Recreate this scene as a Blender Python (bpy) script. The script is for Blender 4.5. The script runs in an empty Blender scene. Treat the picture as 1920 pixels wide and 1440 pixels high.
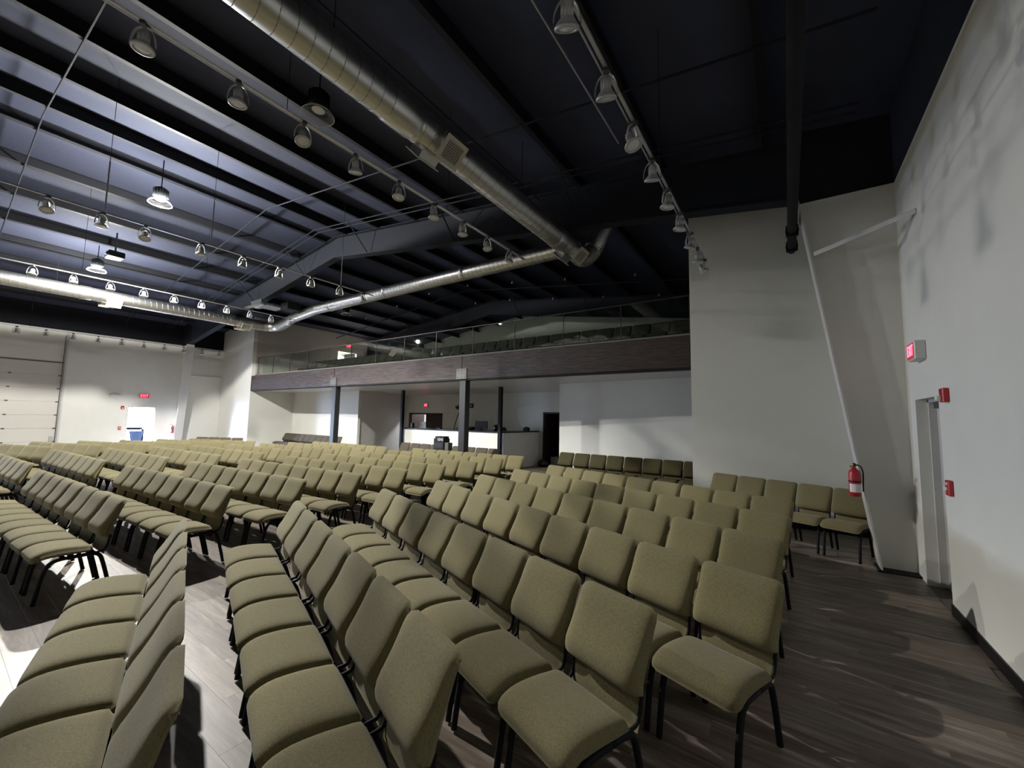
import bpy, math, random
from mathutils import Vector, Matrix

random.seed(7)
SC = bpy.context.scene
COL = SC.collection

# ------------------------------------------------------------------ camera, world, light, exposure
CAM_R = ((0.8250, -0.0334, -0.5642), (0.5648, 0.0815, 0.8212), (0.0186, -0.9961, 0.0861))
_u = Vector((170.0, -8870.0, 757.0)).normalized()
_y = Vector((518.0, 0.0, 757.0)); _y.y = -(_u.x*_y.x + _u.z*_y.z)/_u.y; _y.normalize()
_x = _y.cross(_u)
if _x.x < 0: _x = -_x
cam_d = bpy.data.cameras.new('camera'); cam = bpy.data.objects.new('camera', cam_d); COL.objects.link(cam)
# rows _x,_y,_u map a camera vector (right, down, forward) to the world
right = Vector((_x.x, _y.x, _u.x)); down = Vector((_x.y, _y.y, _u.y)); fwd = Vector((_x.z, _y.z, _u.z))
m = Matrix.Identity(4)
for i in range(3):
    m[i][0] = right[i]; m[i][1] = -down[i]; m[i][2] = -fwd[i]
m.translation = Vector((0, 0, 1.75))
cam.matrix_world = m
cam_d.sensor_width = 36.0; cam_d.lens = 757.0/1920.0*36.0; cam_d.clip_start = 0.05; cam_d.clip_end = 300
SC.camera = cam

w = bpy.data.worlds.new('overcast_daylight'); SC.world = w; w.use_nodes = True
bgn = w.node_tree.nodes['Background']
bgn.inputs[0].default_value = (0.56, 0.70, 1.0, 1); bgn.inputs[1].default_value = 165.0
SC.view_settings.view_transform = 'Standard'; SC.view_settings.look = 'None'
SC.view_settings.gamma = 1.0; SC.view_settings.use_curve_mapping = False
SC.view_settings.exposure = 0.8
SC.cycles.max_bounces = 10; SC.cycles.diffuse_bounces = 6; SC.cycles.glossy_bounces = 4
SC.cycles.transparent_max_bounces = 12
SC.cycles.sample_clamp_indirect = 6.0
SC.cycles.use_denoising = True

# the two lit high bays: beam watts, glow watts, share of the beam left beyond 70 degrees
LAMP_A, LAMP_B = (2900.0, 1000.0, 0.07), (1500.0, 900.0, 1.0)
def area(name, loc, size, power, color, rot, portal=False):
    d = bpy.data.lights.new(name, 'AREA'); d.shape = 'RECTANGLE'; d.size, d.size_y = size
    d.energy = power; d.color = color
    o = bpy.data.objects.new(name, d); COL.objects.link(o); o.location = loc; o.rotation_euler = rot
    if portal: d.cycles.is_portal = True
    return o
# a second open exit door nearer the stage, outside the frame, lets the same daylight in
XL, XR, XM = -23.63, 1.22, -11.2
# daylight enters by the open exit door in the left wall: a portal guides the sky's samples
area('door_portal', (XL-0.02, 5.58, 1.0), (2.0, 0.95), 1.0, (1, 1, 1), (0, math.radians(-90), 0), True)
area('door_portal', (XL-0.02, -1.84, 1.0), (2.0, 0.30), 1.0, (1, 1, 1), (0, math.radians(-90), 0), True)

# ------------------------------------------------------------------ materials
def nt(name):
    mt = bpy.data.materials.new(name); mt.use_nodes = True
    t = mt.node_tree; return mt, t, t.nodes['Principled BSDF']
def simple(name, col, rough=0.6, metal=0.0, spec=0.5, noise=0.0, nscale=20, bump=0.0, bscale=200, emit=None, es=0.0):
    mt, t, b = nt(name)
    b.inputs['Base Color'].default_value = (*col, 1); b.inputs['Roughness'].default_value = rough
    b.inputs['Metallic'].default_value = metal; b.inputs['Specular IOR Level'].default_value = spec
    tc = t.nodes.new('ShaderNodeTexCoord')
    n = t.nodes.new('ShaderNodeTexNoise'); n.inputs['Scale'].default_value = nscale; n.inputs['Detail'].default_value = 5
    t.links.new(tc.outputs['Object'], n.inputs['Vector'])
    r = t.nodes.new('ShaderNodeMapRange'); r.inputs['To Min'].default_value = 1-noise; r.inputs['To Max'].default_value = 1+noise
    t.links.new(n.outputs['Fac'], r.inputs['Value'])
    mx = t.nodes.new('ShaderNodeVectorMath'); mx.operation = 'SCALE'; mx.inputs[0].default_value = col
    t.links.new(r.outputs['Result'], mx.inputs['Scale']); t.links.new(mx.outputs[0], b.inputs['Base Color'])
    if bump:
        n2 = t.nodes.new('ShaderNodeTexNoise'); n2.inputs['Scale'].default_value = bscale; n2.inputs['Detail'].default_value = 3
        t.links.new(tc.outputs['Object'], n2.inputs['Vector'])
        bp = t.nodes.new('ShaderNodeBump'); bp.inputs['Strength'].default_value = bump; bp.inputs['Distance'].default_value = 0.01
        t.links.new(n2.outputs['Fac'], bp.inputs['Height']); t.links.new(bp.outputs[0], b.inputs['Normal'])
    if emit:
        b.inputs['Emission Color'].default_value = (*emit, 1); b.inputs['Emission Strength'].default_value = es
    return mt
M = {}
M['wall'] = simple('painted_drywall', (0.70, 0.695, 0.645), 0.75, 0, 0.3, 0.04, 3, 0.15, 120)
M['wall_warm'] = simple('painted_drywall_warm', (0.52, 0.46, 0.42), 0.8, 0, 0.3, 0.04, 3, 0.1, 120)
M['soffit'] = simple('soffit_paint', (0.68, 0.67, 0.64), 0.27, 0, 0.5, 0.03, 4, 0.03, 60)
M['black_wall'] = simple('black_painted_wall', (0.009, 0.010, 0.014), 0.8, 0, 0.2, 0.2, 3)
M['insul'] = simple('roof_insulation', (0.038, 0.043, 0.068), 0.85, 0, 0.2, 0.15, 1.5, 0.3, 14)
M['black_steel'] = simple('black_painted_steel', (0.008, 0.0085, 0.011), 0.7, 0, 0.2, 0.15, 6)
M['rafter'] = simple('dark_painted_rafter', (0.014, 0.016, 0.022), 0.75, 0, 0.15, 0.15, 4)
M['white_steel'] = simple('white_painted_steel', (0.55, 0.54, 0.52), 0.5, 0, 0.4, 0.03, 4)
M['post'] = simple('dark_gray_post_steel', (0.020, 0.021, 0.023), 0.5, 0.0, 0.4, 0.15, 8)
M['galv'] = simple('galvanised_duct', (0.62, 0.62, 0.60), 0.34, 1.0, 0.5, 0.10, 6, 0.10, 30)
M['galv_dark'] = simple('duct_seam', (0.25, 0.25, 0.24), 0.5, 1.0, 0.5, 0.05, 6)
M['plate'] = simple('gray_steel_plate', (0.11, 0.11, 0.105), 0.5, 0.2, 0.5, 0.3, 18)
M['grille'] = simple('cream_grille', (0.50, 0.47, 0.38), 0.5, 0, 0.4, 0.03, 6)
M['grille_dark'] = simple('grille_shadow', (0.06, 0.06, 0.05), 0.7)
M['lamp_gray'] = simple('light_gray_lamp_metal', (0.42, 0.42, 0.42), 0.4, 0.3, 0.5, 0.05, 9)
M['lamp_dark'] = simple('lamp_connector', (0.03, 0.03, 0.03), 0.5)
M['lamp_lens'] = simple('lamp_lens', (0.62, 0.62, 0.60), 0.25, 0, 0.6, 0.10, 60, 0.3, 90)
M['track'] = simple('track_metal', (0.45, 0.45, 0.46), 0.35, 0.6, 0.5, 0.03, 5)
M['red'] = simple('red_enamel', (0.45, 0.02, 0.025), 0.35, 0, 0.5, 0.05, 9)
M['dark_red'] = simple('dark_red_plastic', (0.22, 0.015, 0.02), 0.4, 0, 0.5, 0.05, 9)
M['white_plastic'] = simple('white_plastic', (0.62, 0.61, 0.58), 0.4, 0, 0.5, 0.03, 9)
M['black_plastic'] = simple('black_plastic', (0.008, 0.008, 0.009), 0.45, 0, 0.3, 0.05, 9)
M['screen'] = simple('dark_screen', (0.006, 0.007, 0.012), 0.12, 0, 0.5)
M['clear_strobe'] = simple('strobe_lens', (0.8, 0.8, 0.8), 0.08, 0, 0.8)
M['brass'] = simple('brass_fitting', (0.4, 0.28, 0.1), 0.35, 1.0)
M['countertop'] = simple('black_countertop', (0.012, 0.012, 0.013), 0.25, 0, 0.5, 0.1, 20)
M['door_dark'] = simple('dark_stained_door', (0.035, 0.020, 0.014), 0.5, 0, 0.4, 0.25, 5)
M['door_white'] = simple('white_painted_door', (0.50, 0.49, 0.46), 0.5, 0, 0.4, 0.03, 5)
M['roll_door'] = simple('ivory_door_section', (0.60, 0.58, 0.53), 0.55, 0, 0.4, 0.03, 5)
M['hinge'] = simple('dark_hinge_steel', (0.10, 0.10, 0.10), 0.45, 0.7)
M['edge'] = simple('gray_slab_edge', (0.20, 0.20, 0.19), 0.7, 0, 0.3, 0.05, 4)
M['bronze'] = simple('dark_bronze_metal', (0.045, 0.030, 0.025), 0.5, 0.3)
M['concrete'] = simple('outdoor_concrete', (0.55, 0.54, 0.52), 0.9, 0, 0.2, 0.1, 4)
M['blue'] = simple('blue_plastic', (0.0024, 0.0030, 0.0046), 0.9, 0, 0.0)
M['weathered'] = simple('weathered_plank', (0.0009, 0.0008, 0.0011), 0.9, 0, 0.0, 0.2, 8)
M['trash'] = simple('trash_bag_black', (0.01, 0.01, 0.011), 0.3, 0, 0.5, 0.1, 10, 0.5, 30)
M['paper'] = simple('white_label', (0.75, 0.75, 0.72), 0.6)
M['exit_red'] = simple('exit_lettering', (0.8, 0.02, 0.08), 0.4, emit=(1.0, 0.10, 0.16), es=2.6)
M['exit_face'] = simple('exit_face_glow', (0.35, 0.03, 0.04), 0.4, emit=(1.0, 0.02, 0.05), es=0.16)
M['lit_lens'] = simple('lit_lamp_lens', (1, 1, 1), 0.4, emit=(1.0, 0.98, 0.82), es=160.0)
M['laptop'] = simple('silver_laptop', (0.80, 0.82, 0.88), 0.4, 0.0)

def fabric():
    mt, t, b = nt('taupe_woven_fabric')
    tc = t.nodes.new('ShaderNodeTexCoord')
    n = t.nodes.new('ShaderNodeTexNoise'); n.inputs['Scale'].default_value = 130; n.inputs['Detail'].default_value = 6; n.inputs['Roughness'].default_value = 0.7
    t.links.new(tc.outputs['Object'], n.inputs['Vector'])
    cr = t.nodes.new('ShaderNodeValToRGB')
    cr.color_ramp.elements[0].position = 0.30; cr.color_ramp.elements[0].color = (0.125, 0.108, 0.052, 1)
    cr.color_ramp.elements[1].position = 0.72; cr.color_ramp.elements[1].color = (0.238, 0.208, 0.112, 1)
    t.links.new(n.outputs['Fac'], cr.inputs['Fac'])
    oi = t.nodes.new('ShaderNodeObjectInfo')
    r = t.nodes.new('ShaderNodeMapRange'); r.inputs['To Min'].default_value = 0.90; r.inputs['To Max'].default_value = 1.08
    t.links.new(oi.outputs['Random'], r.inputs['Value'])
    sc = t.nodes.new('ShaderNodeVectorMath'); sc.operation = 'SCALE'
    t.links.new(cr.outputs['Color'], sc.inputs[0]); t.links.new(r.outputs['Result'], sc.inputs['Scale'])
    t.links.new(sc.outputs[0], b.inputs['Base Color'])
    b.inputs['Roughness'].default_value = 0.9; b.inputs['Specular IOR Level'].default_value = 0.15
    b.inputs['Sheen Weight'].default_value = 0.12; b.inputs['Sheen Roughness'].default_value = 0.5
    bp = t.nodes.new('ShaderNodeBump'); bp.inputs['Strength'].default_value = 0.35; bp.inputs['Distance'].default_value = 0.002
    t.links.new(n.outputs['Fac'], bp.inputs['Height']); t.links.new(bp.outputs[0], b.inputs['Normal'])
    return mt
M['fabric'] = fabric()

def plankmat():
    mt, t, b = nt('vinyl_wood_plank')
    tc = t.nodes.new('ShaderNodeTexCoord'); geo = t.nodes.new('ShaderNodeNewGeometry'); oi = t.nodes.new('ShaderNodeObjectInfo')
    ad = t.nodes.new('ShaderNodeMath'); ad.operation = 'ADD'
    t.links.new(geo.outputs['Random Per Island'], ad.inputs[0]); t.links.new(oi.outputs['Random'], ad.inputs[1])
    fr = t.nodes.new('ShaderNodeMath'); fr.operation = 'FRACT'; t.links.new(ad.outputs[0], fr.inputs[0])
    mp = t.nodes.new('ShaderNodeMapping'); mp.inputs['Scale'].default_value = (1.0, 9.0, 1.0)
    t.links.new(geo.outputs['Position'], mp.inputs['Vector'])
    cb = t.nodes.new('ShaderNodeCombineXYZ'); ml = t.nodes.new('ShaderNodeMath'); ml.operation = 'MULTIPLY'; ml.inputs[1].default_value = 37.0
    t.links.new(fr.outputs[0], ml.inputs[0]); t.links.new(ml.outputs[0], cb.inputs[2]); t.links.new(cb.outputs[0], mp.inputs['Location'])
    n = t.nodes.new('ShaderNodeTexNoise'); n.inputs['Scale'].default_value = 1.6; n.inputs['Detail'].default_value = 9; n.inputs['Roughness'].default_value = 0.62; n.inputs['Distortion'].default_value = 0.8
    t.links.new(mp.outputs[0], n.inputs['Vector'])
    n2 = t.nodes.new('ShaderNodeTexNoise'); n2.inputs['Scale'].default_value = 9; n2.inputs['Detail'].default_value = 6
    t.links.new(mp.outputs[0], n2.inputs['Vector'])
    cr = t.nodes.new('ShaderNodeValToRGB'); e = cr.color_ramp.elements
    e[0].position = 0.30; e[0].color = (0.070, 0.047, 0.033, 1); e[1].position = 0.74; e[1].color = (0.36, 0.29, 0.21, 1)
    k = e.new(0.48); k.color = (0.135, 0.103, 0.080, 1); k = e.new(0.60); k.color = (0.200, 0.165, 0.138, 1)
    t.links.new(n.outputs['Fac'], cr.inputs['Fac'])
    r = t.nodes.new('ShaderNodeMapRange'); r.inputs['To Min'].default_value = 0.68; r.inputs['To Max'].default_value = 1.30
    t.links.new(fr.outputs[0], r.inputs['Value'])
    r2 = t.nodes.new('ShaderNodeMapRange'); r2.inputs['To Min'].default_value = 0.85; r2.inputs['To Max'].default_value = 1.15
    t.links.new(n2.outputs['Fac'], r2.inputs['Value'])
    mm = t.nodes.new('ShaderNodeMath'); mm.operation = 'MULTIPLY'; t.links.new(r.outputs[0], mm.inputs[0]); t.links.new(r2.outputs[0], mm.inputs[1])
    sc = t.nodes.new('ShaderNodeVectorMath'); sc.operation = 'SCALE'
    t.links.new(cr.outputs['Color'], sc.inputs[0]); t.links.new(mm.outputs[0], sc.inputs['Scale'])
    t.links.new(sc.outputs[0], b.inputs['Base Color'])
    b.inputs['Roughness'].default_value = 0.42; b.inputs['Specular IOR Level'].default_value = 0.45
    return mt
M['plank'] = plankmat()
M['joint'] = simple('dark_plank_joint', (0.12, 0.10, 0.085), 0.8)

def beammat():
    mt, t, b = nt('dark_laminated_beam')
    tc = t.nodes.new('ShaderNodeTexCoord')
    mp = t.nodes.new('ShaderNodeMapping'); mp.inputs['Scale'].default_value = (0.8, 1.0, 9.0)
    t.links.new(tc.outputs['Object'], mp.inputs['Vector'])
    n = t.nodes.new('ShaderNodeTexNoise'); n.inputs['Scale'].default_value = 3.2; n.inputs['Detail'].default_value = 9; n.inputs['Roughness'].default_value = 0.7
    t.links.new(mp.outputs[0], n.inputs['Vector'])
    cr = t.nodes.new('ShaderNodeValToRGB'); e = cr.color_ramp.elements
    e[0].position = 0.38; e[0].color = (0.005, 0.003, 0.002, 1); e[1].position = 0.64; e[1].color = (0.075, 0.042, 0.027, 1)
    t.links.new(n.outputs['Fac'], cr.inputs['Fac']); t.links.new(cr.outputs['Color'], b.inputs['Base Color'])
    b.inputs['Roughness'].default_value = 0.34; b.inputs['Specular IOR Level'].default_value = 0.3
    bp = t.nodes.new('ShaderNodeBump'); bp.inputs['Strength'].default_value = 0.8; bp.inputs['Distance'].default_value = 0.03
    t.links.new(n.outputs['Fac'], bp.inputs['Height']); t.links.new(bp.outputs[0], b.inputs['Normal'])
    return mt
M['beam'] = beammat()

def glassmat(name, tint, fres_ior, opac=0.0):
    mt = bpy.data.materials.new(name); mt.use_nodes = True; t = mt.node_tree; t.nodes.clear()
    out = t.nodes.new('ShaderNodeOutputMaterial'); tr = t.nodes.new('ShaderNodeBsdfTransparent'); tr.inputs[0].default_value = (*tint, 1)
    gl = t.nodes.new('ShaderNodeBsdfGlossy'); gl.inputs['Roughness'].default_value = 0.01
    fr = t.nodes.new('ShaderNodeFresnel'); ge = t.nodes.new('ShaderNodeNewGeometry')
    mi = t.nodes.new('ShaderNodeMapRange'); mi.inputs['To Min'].default_value = fres_ior; mi.inputs['To Max'].default_value = 1/fres_ior
    t.links.new(ge.outputs['Backfacing'], mi.inputs['Value']); t.links.new(mi.outputs[0], fr.inputs[0])
    mx = t.nodes.new('ShaderNodeMixShader'); t.links.new(fr.outputs[0], mx.inputs[0]); t.links.new(tr.outputs[0], mx.inputs[1]); t.links.new(gl.outputs[0], mx.inputs[2])
    last = mx
    if opac:
        df = t.nodes.new('ShaderNodeBsdfTranslucent'); df.inputs[0].default_value = (0.8, 0.8, 0.78, 1)
        m2 = t.nodes.new('ShaderNodeMixShader'); m2.inputs[0].default_value = opac
        t.links.new(mx.outputs[0], m2.inputs[1]); t.links.new(df.outputs[0], m2.inputs[2]); last = m2
    t.links.new(last.outputs[0], out.inputs[0]); return mt
M['glass'] = glassmat('clear_railing_glass', (0.90, 0.95, 0.92), 1.5)
M['acrylic'] = glassmat('prismatic_acrylic', (0.95, 0.95, 0.93), 1.45, 0.22)

# ------------------------------------------------------------------ mesh helpers
class MB:
    def __init__(s): s.v = []; s.f = []
    def add(s, vs, fs):
        k = len(s.v); s.v += [tuple(v) for v in vs]; s.f += [tuple(i+k for i in f) for f in fs]; return s
    def box(s, x0, x1, y0, y1, z0, z1, mat=None):
        vs = [(x, y, z) for z in (z0, z1) for y in (y0, y1) for x in (x0, x1)]
        if mat is not None: vs = [mat @ Vector(v) for v in vs]
        return s.add(vs, [(0, 2, 3, 1), (4, 5, 7, 6), (0, 1, 5, 4), (2, 6, 7, 3), (0, 4, 6, 2), (1, 3, 7, 5)])
    def bevbox(s, x0, x1, y0, y1, z0, z1, b, mat=None):
        # chamfered box: three nested rectangles along z
        vs = []
        def ring(z, d):
            return [(x0+d+b, y0+d, z), (x1-d-b, y0+d, z), (x1-d, y0+d+b, z), (x1-d, y1-d-b, z), (x1-d-b, y1-d, z), (x0+d+b, y1-d, z), (x0+d, y1-d-b, z), (x0+d, y0+d+b, z)]
        rings = [ring(z0, b*0.8), ring(z0+b, 0), ring(z1-b, 0), ring(z1, b*0.8)]
        for r in rings: vs += r
        fs = [tuple(reversed(range(8))), tuple(24+i for i in range(8))]
        for k in range(3):
            for i in range(8):
                j = (i+1) % 8; fs.append((k*8+i, k*8+j, k*8+8+j, k*8+8+i))
        if mat is not None: vs = [mat @ Vector(v) for v in vs]
        return s.add(vs, fs)
    def tube(s, pts, r, n=8, caps=True):
        pts = [Vector(p) for p in pts]; rings = []
        rr = r if isinstance(r, (list, tuple)) else [r]*len(pts)
        prev = None
        for i, p in enumerate(pts):
            d = (pts[min(i+1, len(pts)-1)] - pts[max(i-1, 0)]).normalized()
            if prev is None:
                a = Vector((0, 0, 1)) if abs(d.z) < 0.9 else Vector((1, 0, 0))
                x = d.cross(a).normalized()
            else:
                x = (prev - d*prev.dot(d)).normalized()
            prev = x; y = d.cross(x)
            rings.append([p + (x*math.cos(2*math.pi*k/n) + y*math.sin(2*math.pi*k/n))*rr[i] for k in range(n)])
        vs = [v for g in rings for v in g]; fs = []
        for i in range(len(pts)-1):
            for k in range(n):
                j = (k+1) % n; fs.append((i*n+k, i*n+j, (i+1)*n+j, (i+1)*n+k))
        if caps: fs += [tuple(reversed(range(n))), tuple((len(pts)-1)*n+k for k in range(n))]
        return s.add(vs, fs)
    def lathe(s, prof, n=20, mat=None, close=False):
        vs = []; fs = []
        for r, z in prof:
            for k in range(n):
                a = 2*math.pi*k/n; vs.append(Vector((r*math.cos(a), r*math.sin(a), z)))
        for i in range(len(prof)-1):
            for k in range(n):
                j = (k+1) % n; fs.append((i*n+k, i*n+j, (i+1)*n+j, (i+1)*n+k))
        if close: fs += [tuple(reversed(range(n))), tuple((len(prof)-1)*n+k for k in range(n))]
        if mat is not None: vs = [mat @ v for v in vs]
        return s.add(vs, fs)
    def prism(s, poly, z0, z1):
        n = len(poly); vs = [(x, y, z0) for x, y in poly] + [(x, y, z1) for x, y in poly]
        fs = [tuple(reversed(range(n))), tuple(range(n, 2*n))] + [(i, (i+1) % n, n+(i+1) % n, n+i) for i in range(n)]
        return s.add(vs, fs)
    def mesh(s, name, mat, smooth=False):
        me = bpy.data.meshes.new(name); me.from_pydata(s.v, [], s.f); me.update()
        me.materials.append(M[mat] if isinstance(mat, str) else mat)
        if smooth: me.polygons.foreach_set('use_smooth', [True]*len(me.polygons))
        return me
    def build(s, name, mat, parent=None, smooth=False, loc=None):
        o = bpy.data.objects.new(name, s.mesh(name, mat, smooth)); COL.objects.link(o)
        if parent: o.parent = parent
        if loc: o.location = loc
        return o
def tag(o, label=None, cat=None, group=None, kind=None):
    if label: o['label'] = label
    if cat: o['category'] = cat
    if group: o['group'] = group
    if kind: o['kind'] = kind
    return o
def thing(name, loc, label, cat, rz=0.0, group=None):
    o = bpy.data.objects.new(name, None); COL.objects.link(o); o.location = loc; o.rotation_euler = (0, 0, rz)
    o.empty_display_size = 0.2
    return tag(o, label, cat, group)
def part(name, me, parent, loc=(0, 0, 0), rot=(0, 0, 0), scale=None):
    o = bpy.data.objects.new(name, me); COL.objects.link(o); o.parent = parent; o.location = loc; o.rotation_euler = rot
    if scale: o.scale = scale
    return o
ORD = ['', 'first', 'second', 'third', 'fourth', 'fifth', 'sixth', 'seventh', 'eighth', 'ninth', 'tenth', 'eleventh', 'twelfth', 'thirteenth',
       'fourteenth', 'fifteenth', 'sixteenth', 'seventeenth', 'eighteenth', 'nineteenth', 'twentieth', 'twenty-first', 'twenty-second',
       'twenty-third', 'twenty-fourth', 'twenty-fifth', 'twenty-sixth', 'twenty-seventh', 'twenty-eighth', 'twenty-ninth', 'thirtieth',
       'thirty-first', 'thirty-second', 'thirty-third', 'thirty-fourth', 'thirty-fifth', 'thirty-sixth', 'thirty-seventh', 'thirty-eighth',
       'thirty-ninth', 'fortieth']
def struct(o): o['kind'] = 'structure'; return o

# ------------------------------------------------------------------ the setting
EAVE, SL = 5.85, 0.124                 # roof underside at the eaves, slope
def roof_z(x): return EAVE + SL*((XR - x) if x > XM else (x - XL))
YB, YF, WT = 18.0, -7.0, 0.2           # rear of the building, stage end, wall thickness
WZ = 4.86                              # top of the white wall finish

# floor: sub-floor slab, planks as pieces
floor = struct(MB().box(XL-0.2, XR+0.2, YF-0.2, YB+0.2, -0.16, -0.006).build('floor', 'joint'))
PW, PL_, G = 0.178, 1.22, 0.0002
planks = []
row = 0; y = YF
while y < 14.0:
    off = (row*0.37 % 1)*PL_
    x = XL - off
    while x < XR:
        x0, x1 = max(x, XL), min(x+PL_, XR)
        if x1-x0 > 0.1: planks.append((x0, x1, y, min(y+PW, 14.0)))
        x += PL_
    y += PW; row += 1
def seen(p):
    cx, cy = (p[0]+p[1])/2, (p[2]+p[3])/2
    if cy < 0.3 or cx < -6.5: return 1e6
    d = math.hypot(cx, cy)
    # open floor: right aisle, lower left opening, aisle between blocks
    if cx > -0.6 and cy > 1.2: d -= 6
    if -5.6 < cx < -4.0: d -= 2.5
    return d
planks.sort(key=seen)
def plankbox(mb, p, b=0.0004):
    x0, x1, y0, y1 = p[0]+G, p[1]-G, p[2]+G, p[3]-G
    vs = [(x0, y0, -0.006), (x1, y0, -0.006), (x1, y1, -0.006), (x0, y1, -0.006), (x0, y0, -b), (x1, y0, -b), (x1, y1, -b), (x0, y1, -b),
          (x0+b, y0+b, 0), (x1-b, y0+b, 0), (x1-b, y1-b, 0), (x0+b, y1-b, 0)]
    fs = [(8, 9, 10, 11)]
    for i in range(4):
        j = (i+1) % 4; fs += [(i, j, 4+j, 4+i), (4+i, 4+j, 8+j, 8+i)]
    mb.add(vs, fs)
meshcache = {}
for p in planks[:300]:
    key = (round(p[1]-p[0], 3), round(p[3]-p[2], 3))
    if key not in meshcache:
        mb = MB(); plankbox(mb, (0, p[1]-p[0], 0, p[3]-p[2])); meshcache[key] = mb.mesh('plank', 'plank')
    part('plank', meshcache[key], floor, (p[0], p[2], 0))
mb = MB()
for p in planks[300:]: plankbox(mb, p)
tag(mb.build('floor_planks', 'plank', floor), kind='stuff')

# right wall with the recessed exit door (opening y 5.60..6.47, z 0..2.05)
D0, D1, DZ = 5.60, 6.47, 2.05
wr = MB()
wr.box(XR, XR+WT, YF, D0, -0.05, WZ); wr.box(XR, XR+WT, D1, 8.5, -0.05, WZ); wr.box(XR, XR+WT, D0, D1, DZ, WZ)
wr.box(XR, XR+WT, 8.5, YB, -0.05, WZ)
wall_right = struct(wr.build('wall_right', 'wall'))
struct(MB().box(XR, XR+WT, YF, YB, WZ, 6.2).build('upper_wall', 'black_wall', wall_right))
# left wall with open exit door y 5.11..6.04 z 0..1.95, roll-up door y -0.6..3.12 z 0..3.6
L0, L1, LZ = 5.11, 6.04, 1.95
R0, R1, RZ = -0.55, 3.12, 3.60
wl = MB()
wl.box(XL-WT, XL, YF, -1.97, -0.05, WZ); wl.box(XL-WT, XL, -1.97, -1.7, LZ, WZ); wl.box(XL-WT, XL, -1.7, R0, -0.05, WZ); wl.box(XL-WT, XL, R1, L0, -0.05, WZ); wl.box(XL-WT, XL, L0, L1, LZ, WZ); wl.box(XL-WT, XL, L1, YB, -0.05, WZ)
wl.box(XL-WT, XL, R0, R1, RZ, WZ)
wall_left = struct(wl.build('wall_left', 'wall'))
struct(MB().box(XL-WT, XL, YF, YB, WZ, 6.2).build('upper_wall', 'black_wall', wall_left))
struct(MB().box(XL, XL+0.06, YF, 8.5, WZ-0.03, WZ+0.03).build('top_ledge', 'white_steel', wall_left))
struct(MB().box(XL, XL+0.05, 7.08, 8.5, 3.50, 3.55).build('wall_ledge', 'white_steel', wall_left))
# front (stage end) wall and rear wall
struct(MB().box(XL-WT, XR+WT, YF-WT, YF, -0.05, 7.6).build('wall_front', 'wall'))
struct(MB().box(XL-WT, XR+WT, YB, YB+WT, -0.05, 7.6).build('wall_rear', 'wall'))
# wing walls each side of the balcony opening
WY = 8.5
def gable(mb, x0, x1, y0, y1, z0):
    # box with its top following the roof (no ridge inside the span)
    za, zb = roof_z(x0)-0.02, roof_z(x1)-0.02
    vs = [(x0, y0, z0), (x1, y0, z0), (x1, y1, z0), (x0, y1, z0), (x0, y0, za), (x1, y0, zb), (x1, y1, zb), (x0, y1, za)]
    return mb.add(vs, [(0, 3, 2, 1), (4, 5, 6, 7), (0, 1, 5, 4), (1, 2, 6, 5), (2, 3, 7, 6), (3, 0, 4, 7)])
XWR, XWL = -1.55, -20.35
struct(gable(MB(), XWR, XR, WY, WY+0.16, 0).build('wall_wing_right', 'wall'))
struct(gable(MB(), XL, XWL, WY, WY+0.16, 0).build('wall_wing_left', 'wall'))
# side walls of the left recess (below) and of the balcony (above)
struct(MB().box(XWL-0.12, XWL, WY+0.16, 10.5, 0, 2.81).build('wall_recess_side', 'wall'))
g_ = MB(); gable(g_, XWL-0.12, XWL, WY+0.16, 12.75, 3.55); gable(g_, XWL-0.12, XWL, 12.75, 13.9, 5.27); gable(g_, XWL-0.12, XWL, 13.9, YB, 3.55)
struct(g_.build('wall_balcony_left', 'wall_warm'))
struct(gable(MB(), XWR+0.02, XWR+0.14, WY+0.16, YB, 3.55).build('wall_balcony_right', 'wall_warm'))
struct(MB().box(XWL-0.12, -15.05, 10.5, 10.62, 0, 2.81).build('wall_recess_back', 'wall'))
struct(MB().prism([(-15.17, 10.62), (-15.05, 10.5), (-15.95, 13.9), (-16.07, 13.9)], 0, 2.81).build('wall_booth_left', 'wall'))
struct(MB().prism([(-5.6, 10.72), (-1.2, 10.22), (-1.2, 10.42), (-5.48, 10.9), (-5.48, 13.9), (-5.6, 13.9)], 0, 2.81).build('wall_block_right', 'wall'))
# rear wall below the balcony with two doorways
wb = MB()
BY = 13.9
wb.box(-16.07, -15.7, BY, BY+0.14, 0, 2.81); wb.box(-15.7, -13.42, BY, BY+0.14, 1.93, 2.81)
wb.box(-13.42, -7.98, BY, BY+0.14, 0, 2.81); wb.box(-7.98, -7.22, BY, BY+0.14, 2.02, 2.81); wb.box(-7.22, -5.48, BY, BY+0.14, 0, 2.81)
struct(wb.build('wall_back', 'wall'))
# baseboards (black vinyl)
struct(MB().box(XR-0.012, XR, YF, D0, 0, 0.10).build('baseboard_right', 'black_plastic'))
struct(MB().box(XWR, XR, WY-0.012, WY, 0, 0.10).build('baseboard_wing', 'black_plastic'))
struct(MB().box(XL, XL+0.012, R1+0.1, L0, 0, 0.10).build('baseboard_left', 'black_plastic'))

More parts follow.
